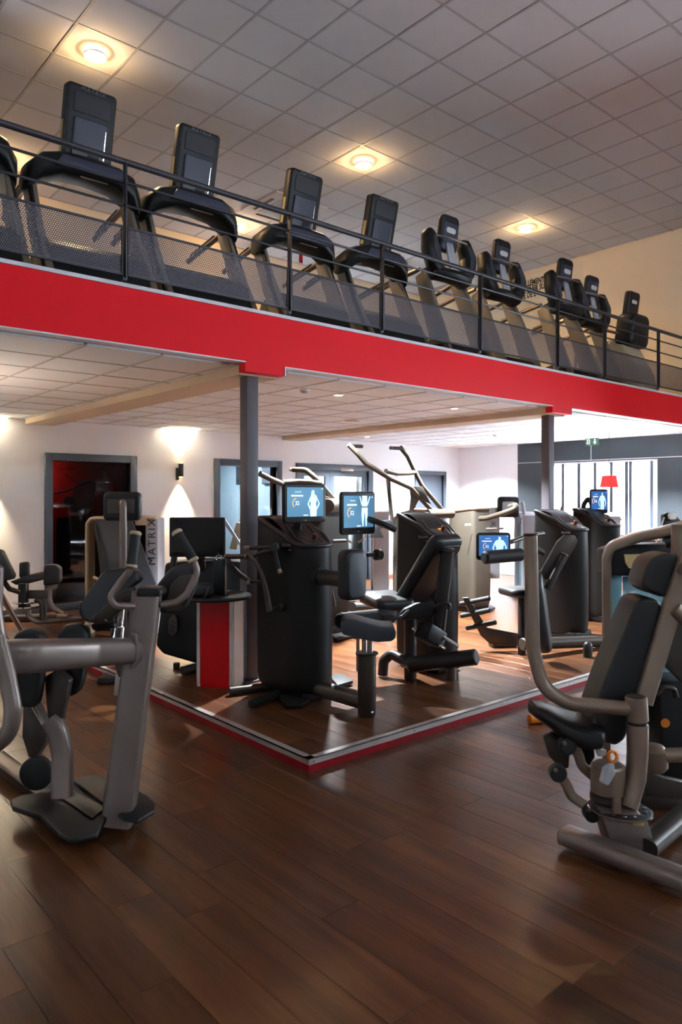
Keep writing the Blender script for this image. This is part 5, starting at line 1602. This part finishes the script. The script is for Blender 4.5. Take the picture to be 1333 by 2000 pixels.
# pads under the forearms, each with its backing plate, hoop and grip
pL = tilt_pad('forearm_pad', [(152, 1196, .0), (160, 1178, .0), (196, 1122, .1), (206, 1114, .1), (252, 1110, .1), (268, 1118, .1), (272, 1136, .1), (240, 1160, .05), (186, 1212, .0), (176, 1218, .0), (160, 1212, .0)], 3.66, 0.10, 'vinyl', None)
m = MB(); m.prism([PD(x, y, 3.62) for x, y in ((172, 1216), (178, 1208), (240, 1152), (262, 1146), (264, 1160), (250, 1180), (214, 1214), (196, 1219))], FWD * 0.03, 0.006); bp = m.build('backing_plate', M['gunmetal'], A)
for x, y in ((181, 1210), (206, 1211)): MB().lathe([(0.009, 0), (0.007, 0.005)], PD(x, y, 3.615), -FWD, 10).build('bolt', M['chrome'], bp)
m = MB(); m.prism([PD(x, y, 3.66) for x, y in ((176, 1220), (222, 1216), (226, 1226), (190, 1234), (180, 1230))], FWD * 0.05, 0.006); m.build('pad_hinge', M['black'], A)
pR = tilt_pad('forearm_pad', [(290, 1168, 0), (300, 1150, 0), (330, 1112, 0), (350, 1104, 0), (378, 1100, 0), (387, 1110, 0), (380, 1150, 0), (362, 1188, 0), (340, 1200, 0), (312, 1198, 0)], 3.86, 0.09, 'vinyl', None)
m = MB(); m.prism([PD(x, y, 3.83) for x, y in ((322, 1186), (334, 1140), (350, 1126), (374, 1122), (378, 1134), (366, 1178), (352, 1194), (326, 1196))], FWD * 0.025, 0.005); m.build('backing_plate', M['gunmetal'], A)
for path, gr in (([(262, 1184, 3.56), (224, 1183, 3.5), (215, 1166, 3.5), (236, 1136, 3.52), (252, 1118, 3.52), (256, 1108, 3.52)], ((257, 1106, 3.52), (265, 1042, 3.55))),
                 ([(312, 1181, 3.62), (345, 1176, 3.66), (366, 1160, 3.68), (386, 1118, 3.7), (380, 1098, 3.7)], ((378, 1094, 3.7), (346, 1040, 3.72)))):
    m = MB(); m.sweep([PD(*q) for q in path], 0.0165, bend=0.06, n=14); m.build('hoop_handle', M['silver'], A)
    a, b = PD(*gr[0]), PD(*gr[1])
    gdir = (b - a)
    m = MB(); m.cyl(a, b, 0.026, 18); m.build('grip', M['rubber'], A)
    m = MB(); m.cyl(a - gdir * 0.05, a + gdir * 0.06, 0.028, 18); m.build('grip_collar', M['cream'], A)
    m = MB(); m.cyl(a + gdir * 0.92, a + gdir * 1.07, 0.0285, 18, 0.008); m.build('grip_cap', M['cream'], A)
# knee pads behind the beam
for ol, d in ((((20, 1260), (26, 1240), (44, 1230), (66, 1230), (80, 1240), (84, 1262), (76, 1340), (68, 1384), (38, 1384), (28, 1330)), 3.45),
              (((105, 1262), (110, 1240), (124, 1222), (150, 1219), (166, 1228), (170, 1250), (160, 1330), (152, 1354), (134, 1364), (118, 1350)), 3.62)):
    m = MB(); m.prism([PD(x, y, d) for x, y in ol], FWD * 0.09, 0.022, 3); m.build('knee_pad', M['vinyl'], A)
m = MB(); m.prism([PD(x, y, 3.55) for x, y in ((86, 1322), (112, 1306), (136, 1330), (118, 1415), (100, 1418), (92, 1400))], FWD * 0.06, 0.008); m.build('leg_bracket', M['gunmetal'], A)
m = MB(); m.sweep([PD(96, 1404, 3.55), PD(112, 1424, 3.55), PD(122, 1470, 3.55), PD(122, 1556, 3.52)], [0.04, 0.046, 0.048, 0.048], 0.04, e=4, up=-FWD, bend=0.15, n=18); m.build('curved_leg', M['silver'], A)
m = MB(); m.lathe([(0.05, 0), (0.052, 0.02), (0.03, 0.03)], PZ(126, 1556, 0.085), (0, 0, 1), 16); m.build('leg_socket', M['chrome'], A)
# footplate
fpz = 0.065
m = MB(); m.prism([PZ(x, y, fpz) for x, y in ((20, 1572), (44, 1562), (110, 1556), (150, 1540), (212, 1600), (190, 1640), (140, 1652), (116, 1642), (80, 1604), (24, 1586))], (0, 0, 0.03), 0.010, 2); m.build('footplate', M['rubber'], A)
m = MB(); m.prism([PZ(x, y, fpz + 0.02) for x, y in ((138, 1530), (190, 1520), (212, 1530), (288, 1562), (304, 1578), (302, 1592), (270, 1612), (240, 1606))], (0, 0, 0.028), 0.012, 2); m.build('footplate', M['rubber'], A)
m = MB(); m.prism([PZ(x, y, fpz + 0.03) for x, y in ((112, 1556), (140, 1546), (206, 1582), (180, 1602))], (0, 0, 0.012), 0.003); m.build('tread_insert', M['vinyl'], A)
m = MB(); m.prism([PZ(x, y, 0.0) for x, y in ((60, 1585), (140, 1560), (190, 1600), (150, 1640), (120, 1636))], (0, 0, fpz), 0.004); m.build('footplate_base', M['black'], A)
m = MB(); m.prism([PZ(x, y, 0.0) for x, y in ((200, 1560), (250, 1560), (285, 1585), (262, 1606), (215, 1612))], (0, 0, fpz + 0.02), 0.004); m.build('footplate_base', M['black'], A)
# lower mechanism at far left: shroud, wheel, base rail
m = MB(); m.prism([PD(x, y, 3.75) for x, y in ((44, 1378), (66, 1378), (92, 1432), (90, 1450), (66, 1486), (54, 1478), (42, 1440))], FWD * 0.10, 0.012); sh = m.build('side_shroud', M['gunmetal'], A)
MB().sweep([PD(60, 1379, 3.74), PD(87, 1425, 3.74)], 0.005, n=6).build('gold_trim', M['champ'], sh)
m = MB(); m.lathe([(0.07, 0), (0.085, 0.01), (0.085, 0.04), (0.07, 0.05)], PD(76, 1506, 3.78), -FWD, 26); m.build('wheel', M['rubber'], A)
m = MB(); m.prism([PD(x, y, 3.85) for x, y in ((66, 1500), (98, 1482), (100, 1540), (70, 1544))], FWD * 0.02, 0.003); m.build('wheel_guard', M['lightgrey'], A)
m = MB(); m.sweep([PZ(-40, 1455, 0.06), PZ(10, 1494, 0.06), PZ(80, 1545, 0.06), PZ(130, 1575, 0.055)], 0.06, 0.03, e=4, up=(0, 0, 1), n=14); m.build('base_rail', M['gunmetal'], A)

# nearer frame at the left picture edge
A2 = root('bent_tube_machine', PZ(-30, 1560, 0).x, PZ(-30, 1560, 0).y, 0.0, 'bent steel tube frame of a machine cut by the left picture edge', 'gym machine')
m = MB(); m.sweep([PD(-20, 1150, 2.7), PD(-6, 1240, 2.7), PD(14, 1320, 2.68), PD(26, 1385, 2.66), PD(20, 1430, 2.66), PD(-60, 1500, 2.7), PD(-150, 1560, 2.72), PD(-160, 1830, 2.72)], 0.031, bend=0.10, n=16); m.build('bent_tube', M['silver'], A2)
m = MB(); m.cyl(PD(-6, 1104, 3.0), PD(-8, 1215, 3.0), 0.026, 16, 0.02); m.build('upright_handle', M['silver'], A2)
m = MB(); m.sweep([PD(-8, 1215, 3.0), PD(-20, 1290, 2.95), PD(-60, 1300, 2.9)], 0.02, bend=0.05, n=10); m.build('handle_arm', M['silver'], A2)
q = PD(-160, 1600, 2.72)
m = MB(); m.box((q.x, q.y, 0.03), (0.3, 0.3, 0.06), None, 0.01); m.build('base', M['gunmetal'], A2)
for a, b in (((-8, 1146, 4.0), (47, 1238, 4.4)), ((-8, 1216, 4.0), (22, 1268, 4.3))):
    m = MB(); m.cyl(PD(*a), PD(*b), 0.016, 14); m.build('chrome_rod', M['chrome'], A)

# ---------------------------------------------------------------- seated thigh machine by the back wall
B0 = PZ(62, 1216, 0.0)
A3 = root('hip_adductor_machine', B0.x, B0.y, 0.0, 'small seated thigh machine with upright pads by the back wall at far left', 'gym machine')
dB = 8.9
m = MB(); m.prism([PD(x, y, dB) for x, y in ((18, 1136), (40, 1128), (60, 1122), (84, 1127), (86, 1132), (50, 1141), (30, 1143))], FWD * 0.35, 0.02); m.build('seat', M['vinyl'], A3)
m = MB(); m.pad(PD(48, 1113, dB + 0.1), RIGHT, UP, 0.115, 0.20, 0.09, 0.03, 0.03); m.build('thigh_pad', M['vinyl'], A3)
m = MB(); m.prism([PD(x, y, dB - 0.15) for x, y in ((85, 1106), (90, 1102), (108, 1103), (115, 1110), (116, 1134), (112, 1141), (84, 1144), (84, 1120))], FWD * 0.12, 0.02, 3); m.build('thigh_pad', M['vinyl'], A3)
m = MB(); m.prism([PD(x, y, dB - 0.1) for x, y in ((88, 1153), (94, 1144), (110, 1142), (108, 1148), (98, 1153))], FWD * 0.06, 0.004); m.build('pad_bracket', M['silver'], A3)
m = MB(); m.sweep([PD(96, 1148, dB), PD(95, 1172, dB), PD(104, 1188, dB - 0.1), PD(124, 1200, dB - 0.1)], 0.032, bend=0.10, n=12); m.build('pad_arm', M['silver'], A3)
m = MB(); m.sweep([PD(54, 1180, dB), PD(56, 1206, dB), PD(74, 1215, dB), PD(160, 1208, dB + 0.3)], 0.034, bend=0.12, n=12); m.build('base_tube', M['silver'], A3)
m = MB(); m.sweep([PD(70, 1170, dB), PD(84, 1176, dB), PD(84, 1210, dB)], 0.04, bend=0.08, n=12); m.build('base_tube', M['gunmetal'], A3)
m = MB(); m.box(PD(72, 1161, dB), (0.30, 0.08, 0.10), Rz, 0.01); m.build('arm_block', M['gunmetal'], A3)
for dy in (0, 9):
    m = MB(); m.lathe([(0.16, 0), (0.17, 0.008), (0.16, 0.02)], PD(52, 1186 - dy, dB), (0, 0, 1), 26); m.build('range_disc', M['chrome'], A3)
m = MB(); m.box(PD(46, 1163, dB - 0.05), (0.10, 0.10, 0.30), Rz, 0.015); m.build('pivot_post', M['dark_steel'], A3)
m = MB(); m.prism([PD(x, y, 8.3) for x, y in ((-20, 1070), (0, 1076), (24, 1124), (22, 1132), (6, 1136), (-20, 1136))], FWD * 0.12, 0.02, 3); m.build('backrest', M['vinyl'], A3)
m = MB(); m.sweep([PD(8, 1136, 8.4), PD(18, 1150, 8.5), PD(36, 1156, 8.7)], 0.03, bend=0.05, n=12); m.build('back_arm', M['gunmetal'], A3)
strut(PD(112, 1202, dB - 0.12), PD(133, 1204, dB - 0.12), 0.03, M['silver'], 'end_stop', A3)
m = MB(); m.box((B0.x + 0.1, B0.y + 0.05, 0.04), (0.9, 0.16, 0.08), Rz, 0.02); m.build('base', M['dark_steel'], A3)

# ---------------------------------------------------------------- weight-stack tower with lettering and a console on a pole
bq = PZ(248, 1236, 0.0)
Bm = root('cable_row_machine', bq.x, bq.y, 0.0, 'tall machine with lettered side panel and black console on a pole, left of podium', 'gym machine')
dM = 8.7
h_ = lambda x, y, d=dM: PD(x, y, d)
zf = lambda x, d=dM: PD(x, HOR + CAMZ * FPX / d - 1, d)
m = MB(); m.prism([h_(284, 1012, dM), h_(308, 1013, dM), PD(310, 1238, dM), PD(284, 1238, dM)], FWD * 0.34, 0.012); sp = m.build('side_panel', M['lightgrey'], Bm)
text('MATRIX', 0.125, h_(303.5, 1104, dM - 0.003), UP, -RIGHT, M['ink'], sp, ext=0.001, sx=1.05, spacing=1.25)
m = MB(); m.sweep([h_(176, 1240, dM + 0.1), h_(176, 1022, dM + 0.1), h_(184, 1012, dM + 0.1), h_(284, 1010, dM + 0.1), h_(308, 1012, dM + 0.1)], 0.022, 0.14, e=4, up=FWD, bend=0.06, n=14); m.build('tower_frame', M['cream'], Bm)
m = MB(); m.prism([h_(178, 1018, dM + 0.25), h_(290, 1018, dM + 0.25), h_(290, 1236, dM + 0.25), h_(178, 1236, dM + 0.25)], FWD * 0.06); m.build('stack_guard', M['black'], Bm)
m = MB(); m.prism([h_(186, 1014, dM - 0.1), h_(256, 1014, dM - 0.1), h_(304, 1140, dM - 0.35), h_(308, 1196, dM - 0.35), h_(212, 1196, dM - 0.35), h_(196, 1130, dM - 0.35)], FWD * 0.06, 0.012); m.build('sloping_shield', M['vinyl_blue'], Bm)
m = MB(); m.sweep([h_(184, 1018, dM - 0.15), h_(192, 1060, dM - 0.25), h_(204, 1140, dM - 0.4)], 0.018, n=8); m.build('shield_edge', M['gunmetal'], Bm)
dC = 6.6
con = MB().pad(PD(240, 989, dC), RIGHT, UP, 0.335, 0.262, 0.11, 0.045, 0.03).build('console', M['black'], Bm)
MB().pad(PD(236, 989, dC - 0.056), RIGHT, UP, 0.245, 0.13, 0.008, 0.005, 0.002).build('back_plate', M['gunmetal'], con)
m = MB(); m.sweep([PD(240, 984, dC - 0.06), PD(240, 981, dC - 0.13), PD(241, 990, dC - 0.14), PD(241, 1130, dC - 0.12), PD(241, 1290, dC - 0.1)], 0.032, bend=0.05, n=14); m.build('console_pole', M['silver'], Bm)
q = PZ(241, 1318, 0.0)
m = MB(); m.box((q.x, q.y, 0.03), (0.26, 0.7, 0.06), Rz, 0.015); m.build('base', M['dark_steel'], Bm)
m = MB(); m.sweep([(q.x, q.y, 0.05), (q.x + 0.7, q.y + 1.3, 0.05), (bq.x, bq.y, 0.05)], 0.05, 0.03, e=4, up=(0, 0, 1), n=12); m.build('base_rail', M['gunmetal'], Bm)
strut(h_(182, 1127, 8.2), h_(192, 1132, 8.2), 0.02, M['cream'], 'side_peg', Bm)
m = MB(); m.prism([h_(262, 1010, dM - 0.05), h_(286, 1010, dM - 0.05), h_(286, 1026, dM - 0.05), h_(264, 1026, dM - 0.05)], FWD * 0.1, 0.008); m.build('pulley_cover', M['cream'], Bm)

# dark machine in the red room behind the first window
q = PY(150, 1180, 12.2)
N1 = root('dark_room_machine', q.x, q.y, 0.0, 'shadowy fitness machine in the dark red room behind the first window', 'gym machine')
dR = 11.9
m = MB(); m.prism([PD(x, y, dR) for x, y in ((132, 1000), (140, 960), (150, 940), (172, 936), (178, 946), (172, 990), (160, 1004))], FWD * 0.3, 0.04); m.build('head_shell', M['lightgrey'], N1)
m = MB(); m.lathe([(0.08, 0), (0.09, 0.01), (0.08, 0.02)], PD(135, 979, dR - 0.03), -FWD, 20); m.build('dial', M['black'], N1)
m = MB(); m.prism([PD(x, y, dR + 0.1) for x, y in ((108, 1010), (170, 1005), (184, 1015), (184, 1200), (108, 1200))], FWD * 0.4, 0.04); m.build('body', M['black'], N1)
m = MB(); m.sweep([PD(176, 940, dR - 0.1), PD(145, 955, dR - 0.1), PD(106, 965, dR - 0.1)], 0.015, n=8); m.build('tube', M['gunmetal'], N1)
q = PD(150, 1190, dR + 0.3)
m = MB(); m.box((q.x, q.y, 0.04), (0.5, 0.4, 0.08), Rz, 0.01); m.build('base', M['black'], N1)
q = PD(215, 1190, 13.1)
N2 = root('bent_bar_stand', q.x, q.y, 0.0, 'thin bent red-lit bar seen in the dark red room behind the first window', 'gym machine')
m = MB(); m.sweep([PD(225, 908, 13.1), PD(203, 908, 13.1), PD(199, 918, 13.1), PD(213, 965, 13.1), PD(213, 1215, 13.1)], 0.016, bend=0.04, n=8); m.build('bent_bar', M['gunmetal'], N2)
m = MB(); m.sweep([PD(208, 943, 13.1), PD(220, 945, 13.1), PD(250, 944, 13.1)], 0.014, bend=0.03, n=8); m.build('side_bar', M['gunmetal'], N2)
m = MB(); m.box((q.x, q.y, 0.02), (0.5, 0.4, 0.04), None, 0.01); m.build('base', M['black'], N2)

# ================================================================ RIGHT FOREGROUND: chest press with weight stack
r0 = PZ(1245, 1660, 0.0)
Lm = root('chest_press_machine', r0.x, r0.y, 0.0, 'large taupe chest press with long upright arm, padded back and saddle seat, right foreground', 'gym machine')
dL = 3.42
RD = lambda px: V((ray(px, HOR).x, ray(px, HOR).y, 0)).normalized()
m = MB(); m.sweep([PD(1037, 1046, 3.60), PD(1040, 1180, 3.58), PD(1042, 1270, 3.56), PD(1062, 1345, 3.54), PD(1112, 1374, 3.50), PD(1232, 1384, dL)], 0.034, bend=0.14, n=18); m.build('press_arm', M['champ'], Lm)
MB().lathe([(0.034, 0), (0.035, 0.01), (0.028, 0.014)], PD(1036.5, 1047, 3.60), (0, 0, 1), 18).build('arm_cap', M['dark_steel'], Lm)
m = MB(); m.cyl(PD(1246, 1408, dL), PD(1243, 1360, dL), 0.050, 24); sl = m.build('arm_sleeve', M['champ'], Lm)
MB().lathe([(0.047, 0), (0.03, 0.006), (0.012, 0.004)], PD(1243, 1360, dL), (0, 0, 1), 20).build('sleeve_cap', M['gunmetal'], sl)
m = MB(); m.cyl(PD(1246, 1412, dL), PD(1246, 1418, dL), 0.046, 24); m.build('bearing_ring', M['black'], Lm)
m = MB(); m.sweep([PD(1246, 1414, dL), PD(1246, 1470, dL), PD(1243, 1520, dL - 0.01), PD(1228, 1574, dL - 0.03)], [0.050, 0.048, 0.046, 0.044], n=20); m.build('pivot_column', M['champ'], Lm)
# pylon and floor tubes
zb = 0.055
a, b = PZ(1104, 1630, zb), PZ(1345, 1722, zb)
m = MB(); m.sweep([a, b], 0.062, 0.040, e=3.2, up=(0, 0, 1), n=18); m.build('floor_tube', M['silver'], Lm)
MB().sweep([a - (b - a).normalized() * 0.006, a + (b - a).normalized() * 0.006], 0.058, 0.036, e=3.2, up=(0, 0, 1), n=18).build('tube_end_cap', M['dark_steel'], Lm)
for px, py in ((1150, 1652), (1300, 1712)):
    q = PZ(px, py, 0.0)
    strut((q.x, q.y, 0.0), (q.x, q.y, 0.03), 0.03, M['rubber'], 'foot', Lm)
m = MB(); m.prism([PD(x, y, dL - 0.10) for x, y in ((1174, 1586), (1250, 1590), (1264, 1598), (1284, 1664), (1282, 1672), (1262, 1674), (1198, 1662))], FWD * 0.16, 0.012); m.build('pylon', M['silver'], Lm)
m = MB(); m.prism([PD(x, y, dL - 0.103) for x, y in ((1237, 1601), (1258, 1603), (1259, 1613), (1238, 1612))], FWD * 0.004); m.build('warning_label', M['yellow_label'], Lm, 0)
m = MB(); m.sweep([PZ(1262, 1655, zb), PZ(1340, 1590, zb)], 0.055, 0.038, e=3.2, up=(0, 0, 1), n=16); m.build('floor_tube', M['gunmetal'], Lm)
# backrest, headrest and their frame
dK = 3.50
m = MB(); m.prism([PD(x, y, dK) for x, y in ((1152, 1440), (1158, 1400), (1186, 1320), (1236, 1196), (1246, 1174), (1262, 1168), (1284, 1170), (1296, 1184), (1290, 1214), (1238, 1400), (1222, 1446), (1206, 1458), (1166, 1448))], FWD * 0.22, 0.035, 4); m.build('backrest', M['vinyl'], Lm)
m = MB(); m.prism([PD(x, y, dK) for x, y in ((1255, 1140), (1268, 1100), (1282, 1086), (1310, 1080), (1345, 1088), (1345, 1130), (1322, 1164), (1296, 1168), (1266, 1156))], FWD * 0.20, 0.03, 4); m.build('headrest', M['vinyl'], Lm)
m = MB(); m.sweep([PD(1256, 1372, dK + 0.0), PD(1300, 1225, dK), PD(1345, 1085, dK)], 0.045, 0.03, e=4, up=-FWD, n=16); m.build('back_frame', M['champ'], Lm)
m = MB(); m.prism([PD(x, y, dK + 0.06) for x, y in ((1290, 1270), (1322, 1190), (1345, 1200), (1345, 1345), (1300, 1300))], FWD * 0.04, 0.006); m.build('side_plate', M['gunmetal'], Lm)
m = MB(); m.sweep([PD(1318, 1188, dK - 0.03), PD(1345, 1215, dK - 0.03), PD(1365, 1232, dK - 0.03)], 0.034, n=14); m.build('frame_brace', M['champ'], Lm)
m = MB(); m.cyl(PD(1329, 1108, dK - 0.06), PD(1345, 1116, dK - 0.06), 0.03, 16); m.build('head_knob', M['silver'], Lm)
# seat
def seatsec(px, py, d, hw, hh, tilt=0.0):
    c0 = PD(px, py, d)
    return [c0 + FWD * (hw * math.copysign(abs(math.cos(a)) ** 0.7, math.cos(a))) + UP * (hh * math.copysign(abs(math.sin(a)) ** 0.7, math.sin(a))) for a in [2 * math.pi * k / 18 for k in range(18)]]
m = MB(); m.loft([seatsec(*s) for s in ((1034, 1383, 3.62, 0.03, 0.02), (1042, 1384, 3.62, 0.09, 0.035), (1062, 1393, 3.62, 0.14, 0.045), (1092, 1412, 3.62, 0.18, 0.06), (1122, 1422, 3.62, 0.20, 0.068), (1150, 1422, 3.62, 0.20, 0.066), (1162, 1420, 3.62, 0.16, 0.05))])
m.build('seat', M['vinyl'], Lm)
m = MB(); m.prism([PD(x, y, 3.60) for x, y in ((1064, 1440), (1082, 1432), (1116, 1446), (1112, 1500), (1098, 1504), (1074, 1478))], FWD * 0.04, 0.006); m.build('seat_plate', M['gunmetal'], Lm)
for path in ([(1104, 1452, 3.5), (1128, 1464, 3.5), (1136, 1494, 3.5), (1158, 1516, 3.5)], [(1086, 1504, 3.48), (1106, 1530, 3.48), (1116, 1554, 3.48), (1150, 1578, 3.46)]):
    m = MB(); m.sweep([PD(*q) for q in path], [0.026, 0.024, 0.024, 0.022], 0.018, e=3, up=-FWD, bend=0.06, n=14); m.build('seat_link', M['champ'], Lm)
for x, y, d in ((1104, 1452, 3.46), (1086, 1504, 3.44), (1152, 1582, 3.42)):
    m = MB(); m.lathe([(0.036, 0), (0.040, 0.008), (0.040, 0.05), (0.034, 0.056)], PD(x, y, d + 0.04), -FWD, 22); w_ = m.build('pivot_wheel', M['rubber'], Lm)
    MB().lathe([(0.010, 0), (0.009, 0.004)], PD(x, y, d - 0.016), -FWD, 12).build('pivot_bolt', M['silver'], w_)
m = MB(); m.prism([PD(x, y, 3.58) for x, y in ((1118, 1450), (1160, 1448), (1164, 1480), (1150, 1500), (1130, 1490))], FWD * 0.08, 0.01); m.build('seat_carrier', M['black'], Lm)
# drum and notched disc round the column
m = MB(); m.lathe([(0.072, 0), (0.078, 0.006), (0.078, 0.125), (0.07, 0.135)], PD(1188, 1548, dL + 0.02), (0, 0, 1), 28); m.build('drum', M['champ'], Lm)
m = MB(); m.lathe([(0.074, 0), (0.082, 0.004), (0.082, 0.03), (0.074, 0.034)], PD(1188, 1562, dL + 0.02), (0, 0, 1), 28); m.build('drum_base', M['gunmetal'], Lm)
m = MB(); m.lathe([(0.05, 0), (0.135, 0.0), (0.142, 0.006), (0.142, 0.012), (0.134, 0.016), (0.05, 0.014)], PD(1212, 1584, dL - 0.02), (0.05, 0, 1), 36); ds_ = m.build('range_disc', M['black'], Lm)
MB().lathe([(0.138, 0.0), (0.146, 0.002), (0.146, 0.006), (0.138, 0.008)], PD(1212, 1582, dL - 0.02), (0.05, 0, 1), 36).build('disc_rim', M['chrome'], ds_)
dc = PD(1212, 1578, dL - 0.02)
for k in range(10):
    t = -2.6 + 0.42 * k
    MB().lathe([(0.008, 0), (0.008, 0.006), (0.006, 0.008)], dc + RIGHT * (0.11 * math.cos(t)) - FWD * (0.11 * math.sin(t) * -1), (0, 0, 1), 8).build('notch_pin', M['chrome'], ds_)
m = MB(); m.box(PD(1205, 1572, dL - 0.10), (0.035, 0.035, 0.07), Rz, 0.006); m.build('adjust_block', M['champ'], Lm)
# adjusting handle with orange ring
m = MB(); m.sweep([PD(1180, 1528, dL - 0.12), PD(1190, 1505, dL - 0.12), PD(1196, 1490, dL - 0.12)], [0.022, 0.03, 0.010], n=14); m.build('adjust_handle', M['lightgrey'], Lm)
ringc = PD(1197, 1478, dL - 0.12)
m = MB(); m.sweep([ringc + RIGHT * (0.021 * math.cos(a)) + UP * (0.024 * math.sin(a)) for a in np.linspace(0, 2 * math.pi, 18)[:-1]], 0.008, n=10, closed=True); m.build('orange_ring', M['orange'], Lm)
m = MB(); m.cyl(PD(1196, 1492, dL - 0.12), PD(1192, 1512, dL - 0.12), 0.007, 10); m.build('ring_stem', M['champ'], Lm)
m = MB(); m.prism([PD(x, y, dL + 0.1) for x, y in ((1162, 1462), (1186, 1466), (1184, 1476), (1170, 1478))], FWD * 0.02, 0.003); m.build('white_tab', M['white_plastic'], Lm)
# second arm linkage to the right
m = MB(); m.cyl(PD(1272, 1476, dL + 0.12), PD(1345, 1474, dL + 0.1), 0.034, 18); m.build('link_tube', M['champ'], Lm)
m = MB(); m.lathe([(0.055, 0), (0.07, 0.02), (0.07, 0.10), (0.05, 0.12), (0.02, 0.125)], PD(1276, 1504, dL + 0.14), (0, 0, 1), 20); m.build('link_hub', M['champ'], Lm)
m = MB(); m.prism([PD(x, y, dL + 0.2) for x, y in ((1262, 1505), (1300, 1520), (1345, 1530), (1345, 1560), (1262, 1555))], FWD * 0.05, 0.006); m.build('link_plate', M['gunmetal'], Lm)
# weight-stack cabinet
dW = 4.25
m = MB(); m.sweep([PD(1187, 1400, dW), PD(1186, 1088, dW), PD(1194, 1068, dW), PD(1240, 1050, dW - 0.05), PD(1290, 1040, dW - 0.1), PD(1360, 1022, dW - 0.2)], [0.028, 0.028, 0.03, 0.03, 0.03, 0.03], 0.14, e=4, up=RD(1190), bend=0.07, n=16); m.build('cabinet_frame', M['champ'], Lm)
m = MB(); m.prism([PD(x, y, dW - 0.1) for x, y in ((1193, 1076), (1230, 1064), (1360, 1064), (1360, 1132), (1193, 1124))], FWD * 0.24, 0.012); hd = m.build('cabinet_header', M['black'], Lm)
m = MB(); m.prism([PD(x, y, dW - 0.112) for x, y in ((1220, 1083), (1290, 1081), (1286, 1112), (1230, 1110), (1223, 1100))], FWD * 0.012, 0.003); m.build('instruction_label', M['yellow_label'], hd)
m = MB(); m.prism([PD(x, y, dW - 0.06) for x, y in ((1193, 1122), (1216, 1124), (1216, 1420), (1193, 1420))], FWD * 0.14, 0.006); m.build('stack_guard', M['teal'], Lm)
secs = []
for zy in (1126, 1420):
    secs.append([PD(1217 + 128 * k / 10, zy, dW - 0.05 - 0.07 * math.sin(math.pi * k / 10)) for k in range(11)] + [PD(1345 - 128 * k / 10, zy, dW + 0.02) for k in range(11)])
m = MB(); m.loft(secs); m.build('stack_guard', M['teal'], Lm)
m = MB(); m.sweep([PD(1300, 1060, dW - 0.2), PD(1345, 1046, dW - 0.25)], 0.035, n=14); m.build('top_bar', M['dark_steel'], Lm)
m = MB(); m.cyl(PD(1328, 1082, 3.7), PD(1328, 1024, 3.7), 0.040, 18); m.build('top_post', M['champ'], Lm)
m = MB(); m.prism([PD(x, y, dL + 0.45) for x, y in ((1292, 1330), (1345, 1330), (1345, 1560), (1292, 1545))], FWD * 0.2, 0.006); m.build('weight_stack', M['black'], Lm)
m = MB(); m.lathe([(0.024, 0), (0.024, 0.004)], PD(1300, 1412, dL + 0.44), -FWD, 20); m.build('round_sticker', M['orange'], Lm)
m = MB(); m.sweep([PD(1284, 1356, dL + 0.4), PD(1296, 1342, dL + 0.4), PD(1318, 1345, dL + 0.4), PD(1322, 1362, dL + 0.4)], 0.014, bend=0.03, n=10); m.build('selector_handle', M['gunmetal'], Lm)
q = PZ(1300, 1560, 0.0)
m = MB(); m.box((q.x + 0.1, q.y + 0.05, 0.03), (0.5, 0.5, 0.06), Rz, 0.01); m.build('cabinet_base', M['gunmetal'], Lm)
q = PZ(1187, 1400, 0.0)
m = MB(); m.sweep([PD(1187, 1400, dW), V((PD(1187, 1400, dW).x, PD(1187, 1400, dW).y, 0.0))], 0.028, 0.14, e=4, up=RD(1190), n=16); m.build('cabinet_leg', M['champ'], Lm)

# orange bottle cap lying on the floor under the seat
q = PZ(1047, 1413, 0.0)
oc = root('orange_bottle', q.x, q.y, 0.0, 'small orange bottle lying on the floor behind the saddle seat', 'bottle')
ax_ = (RIGHT * 0.95 + FWD * 0.3).normalized()
m = MB(); m.lathe([(0.02, 0), (0.034, 0.008), (0.035, 0.11), (0.028, 0.135), (0.014, 0.145)], q + UP * 0.035 - ax_ * 0.06, ax_, 20); m.build('flask', M['orange'], oc)
m = MB(); m.lathe([(0.015, 0), (0.017, 0.004), (0.017, 0.022), (0.013, 0.026)], q + UP * 0.035 + ax_ * 0.084, ax_, 14); m.build('cap', M['brown_knob'], oc)
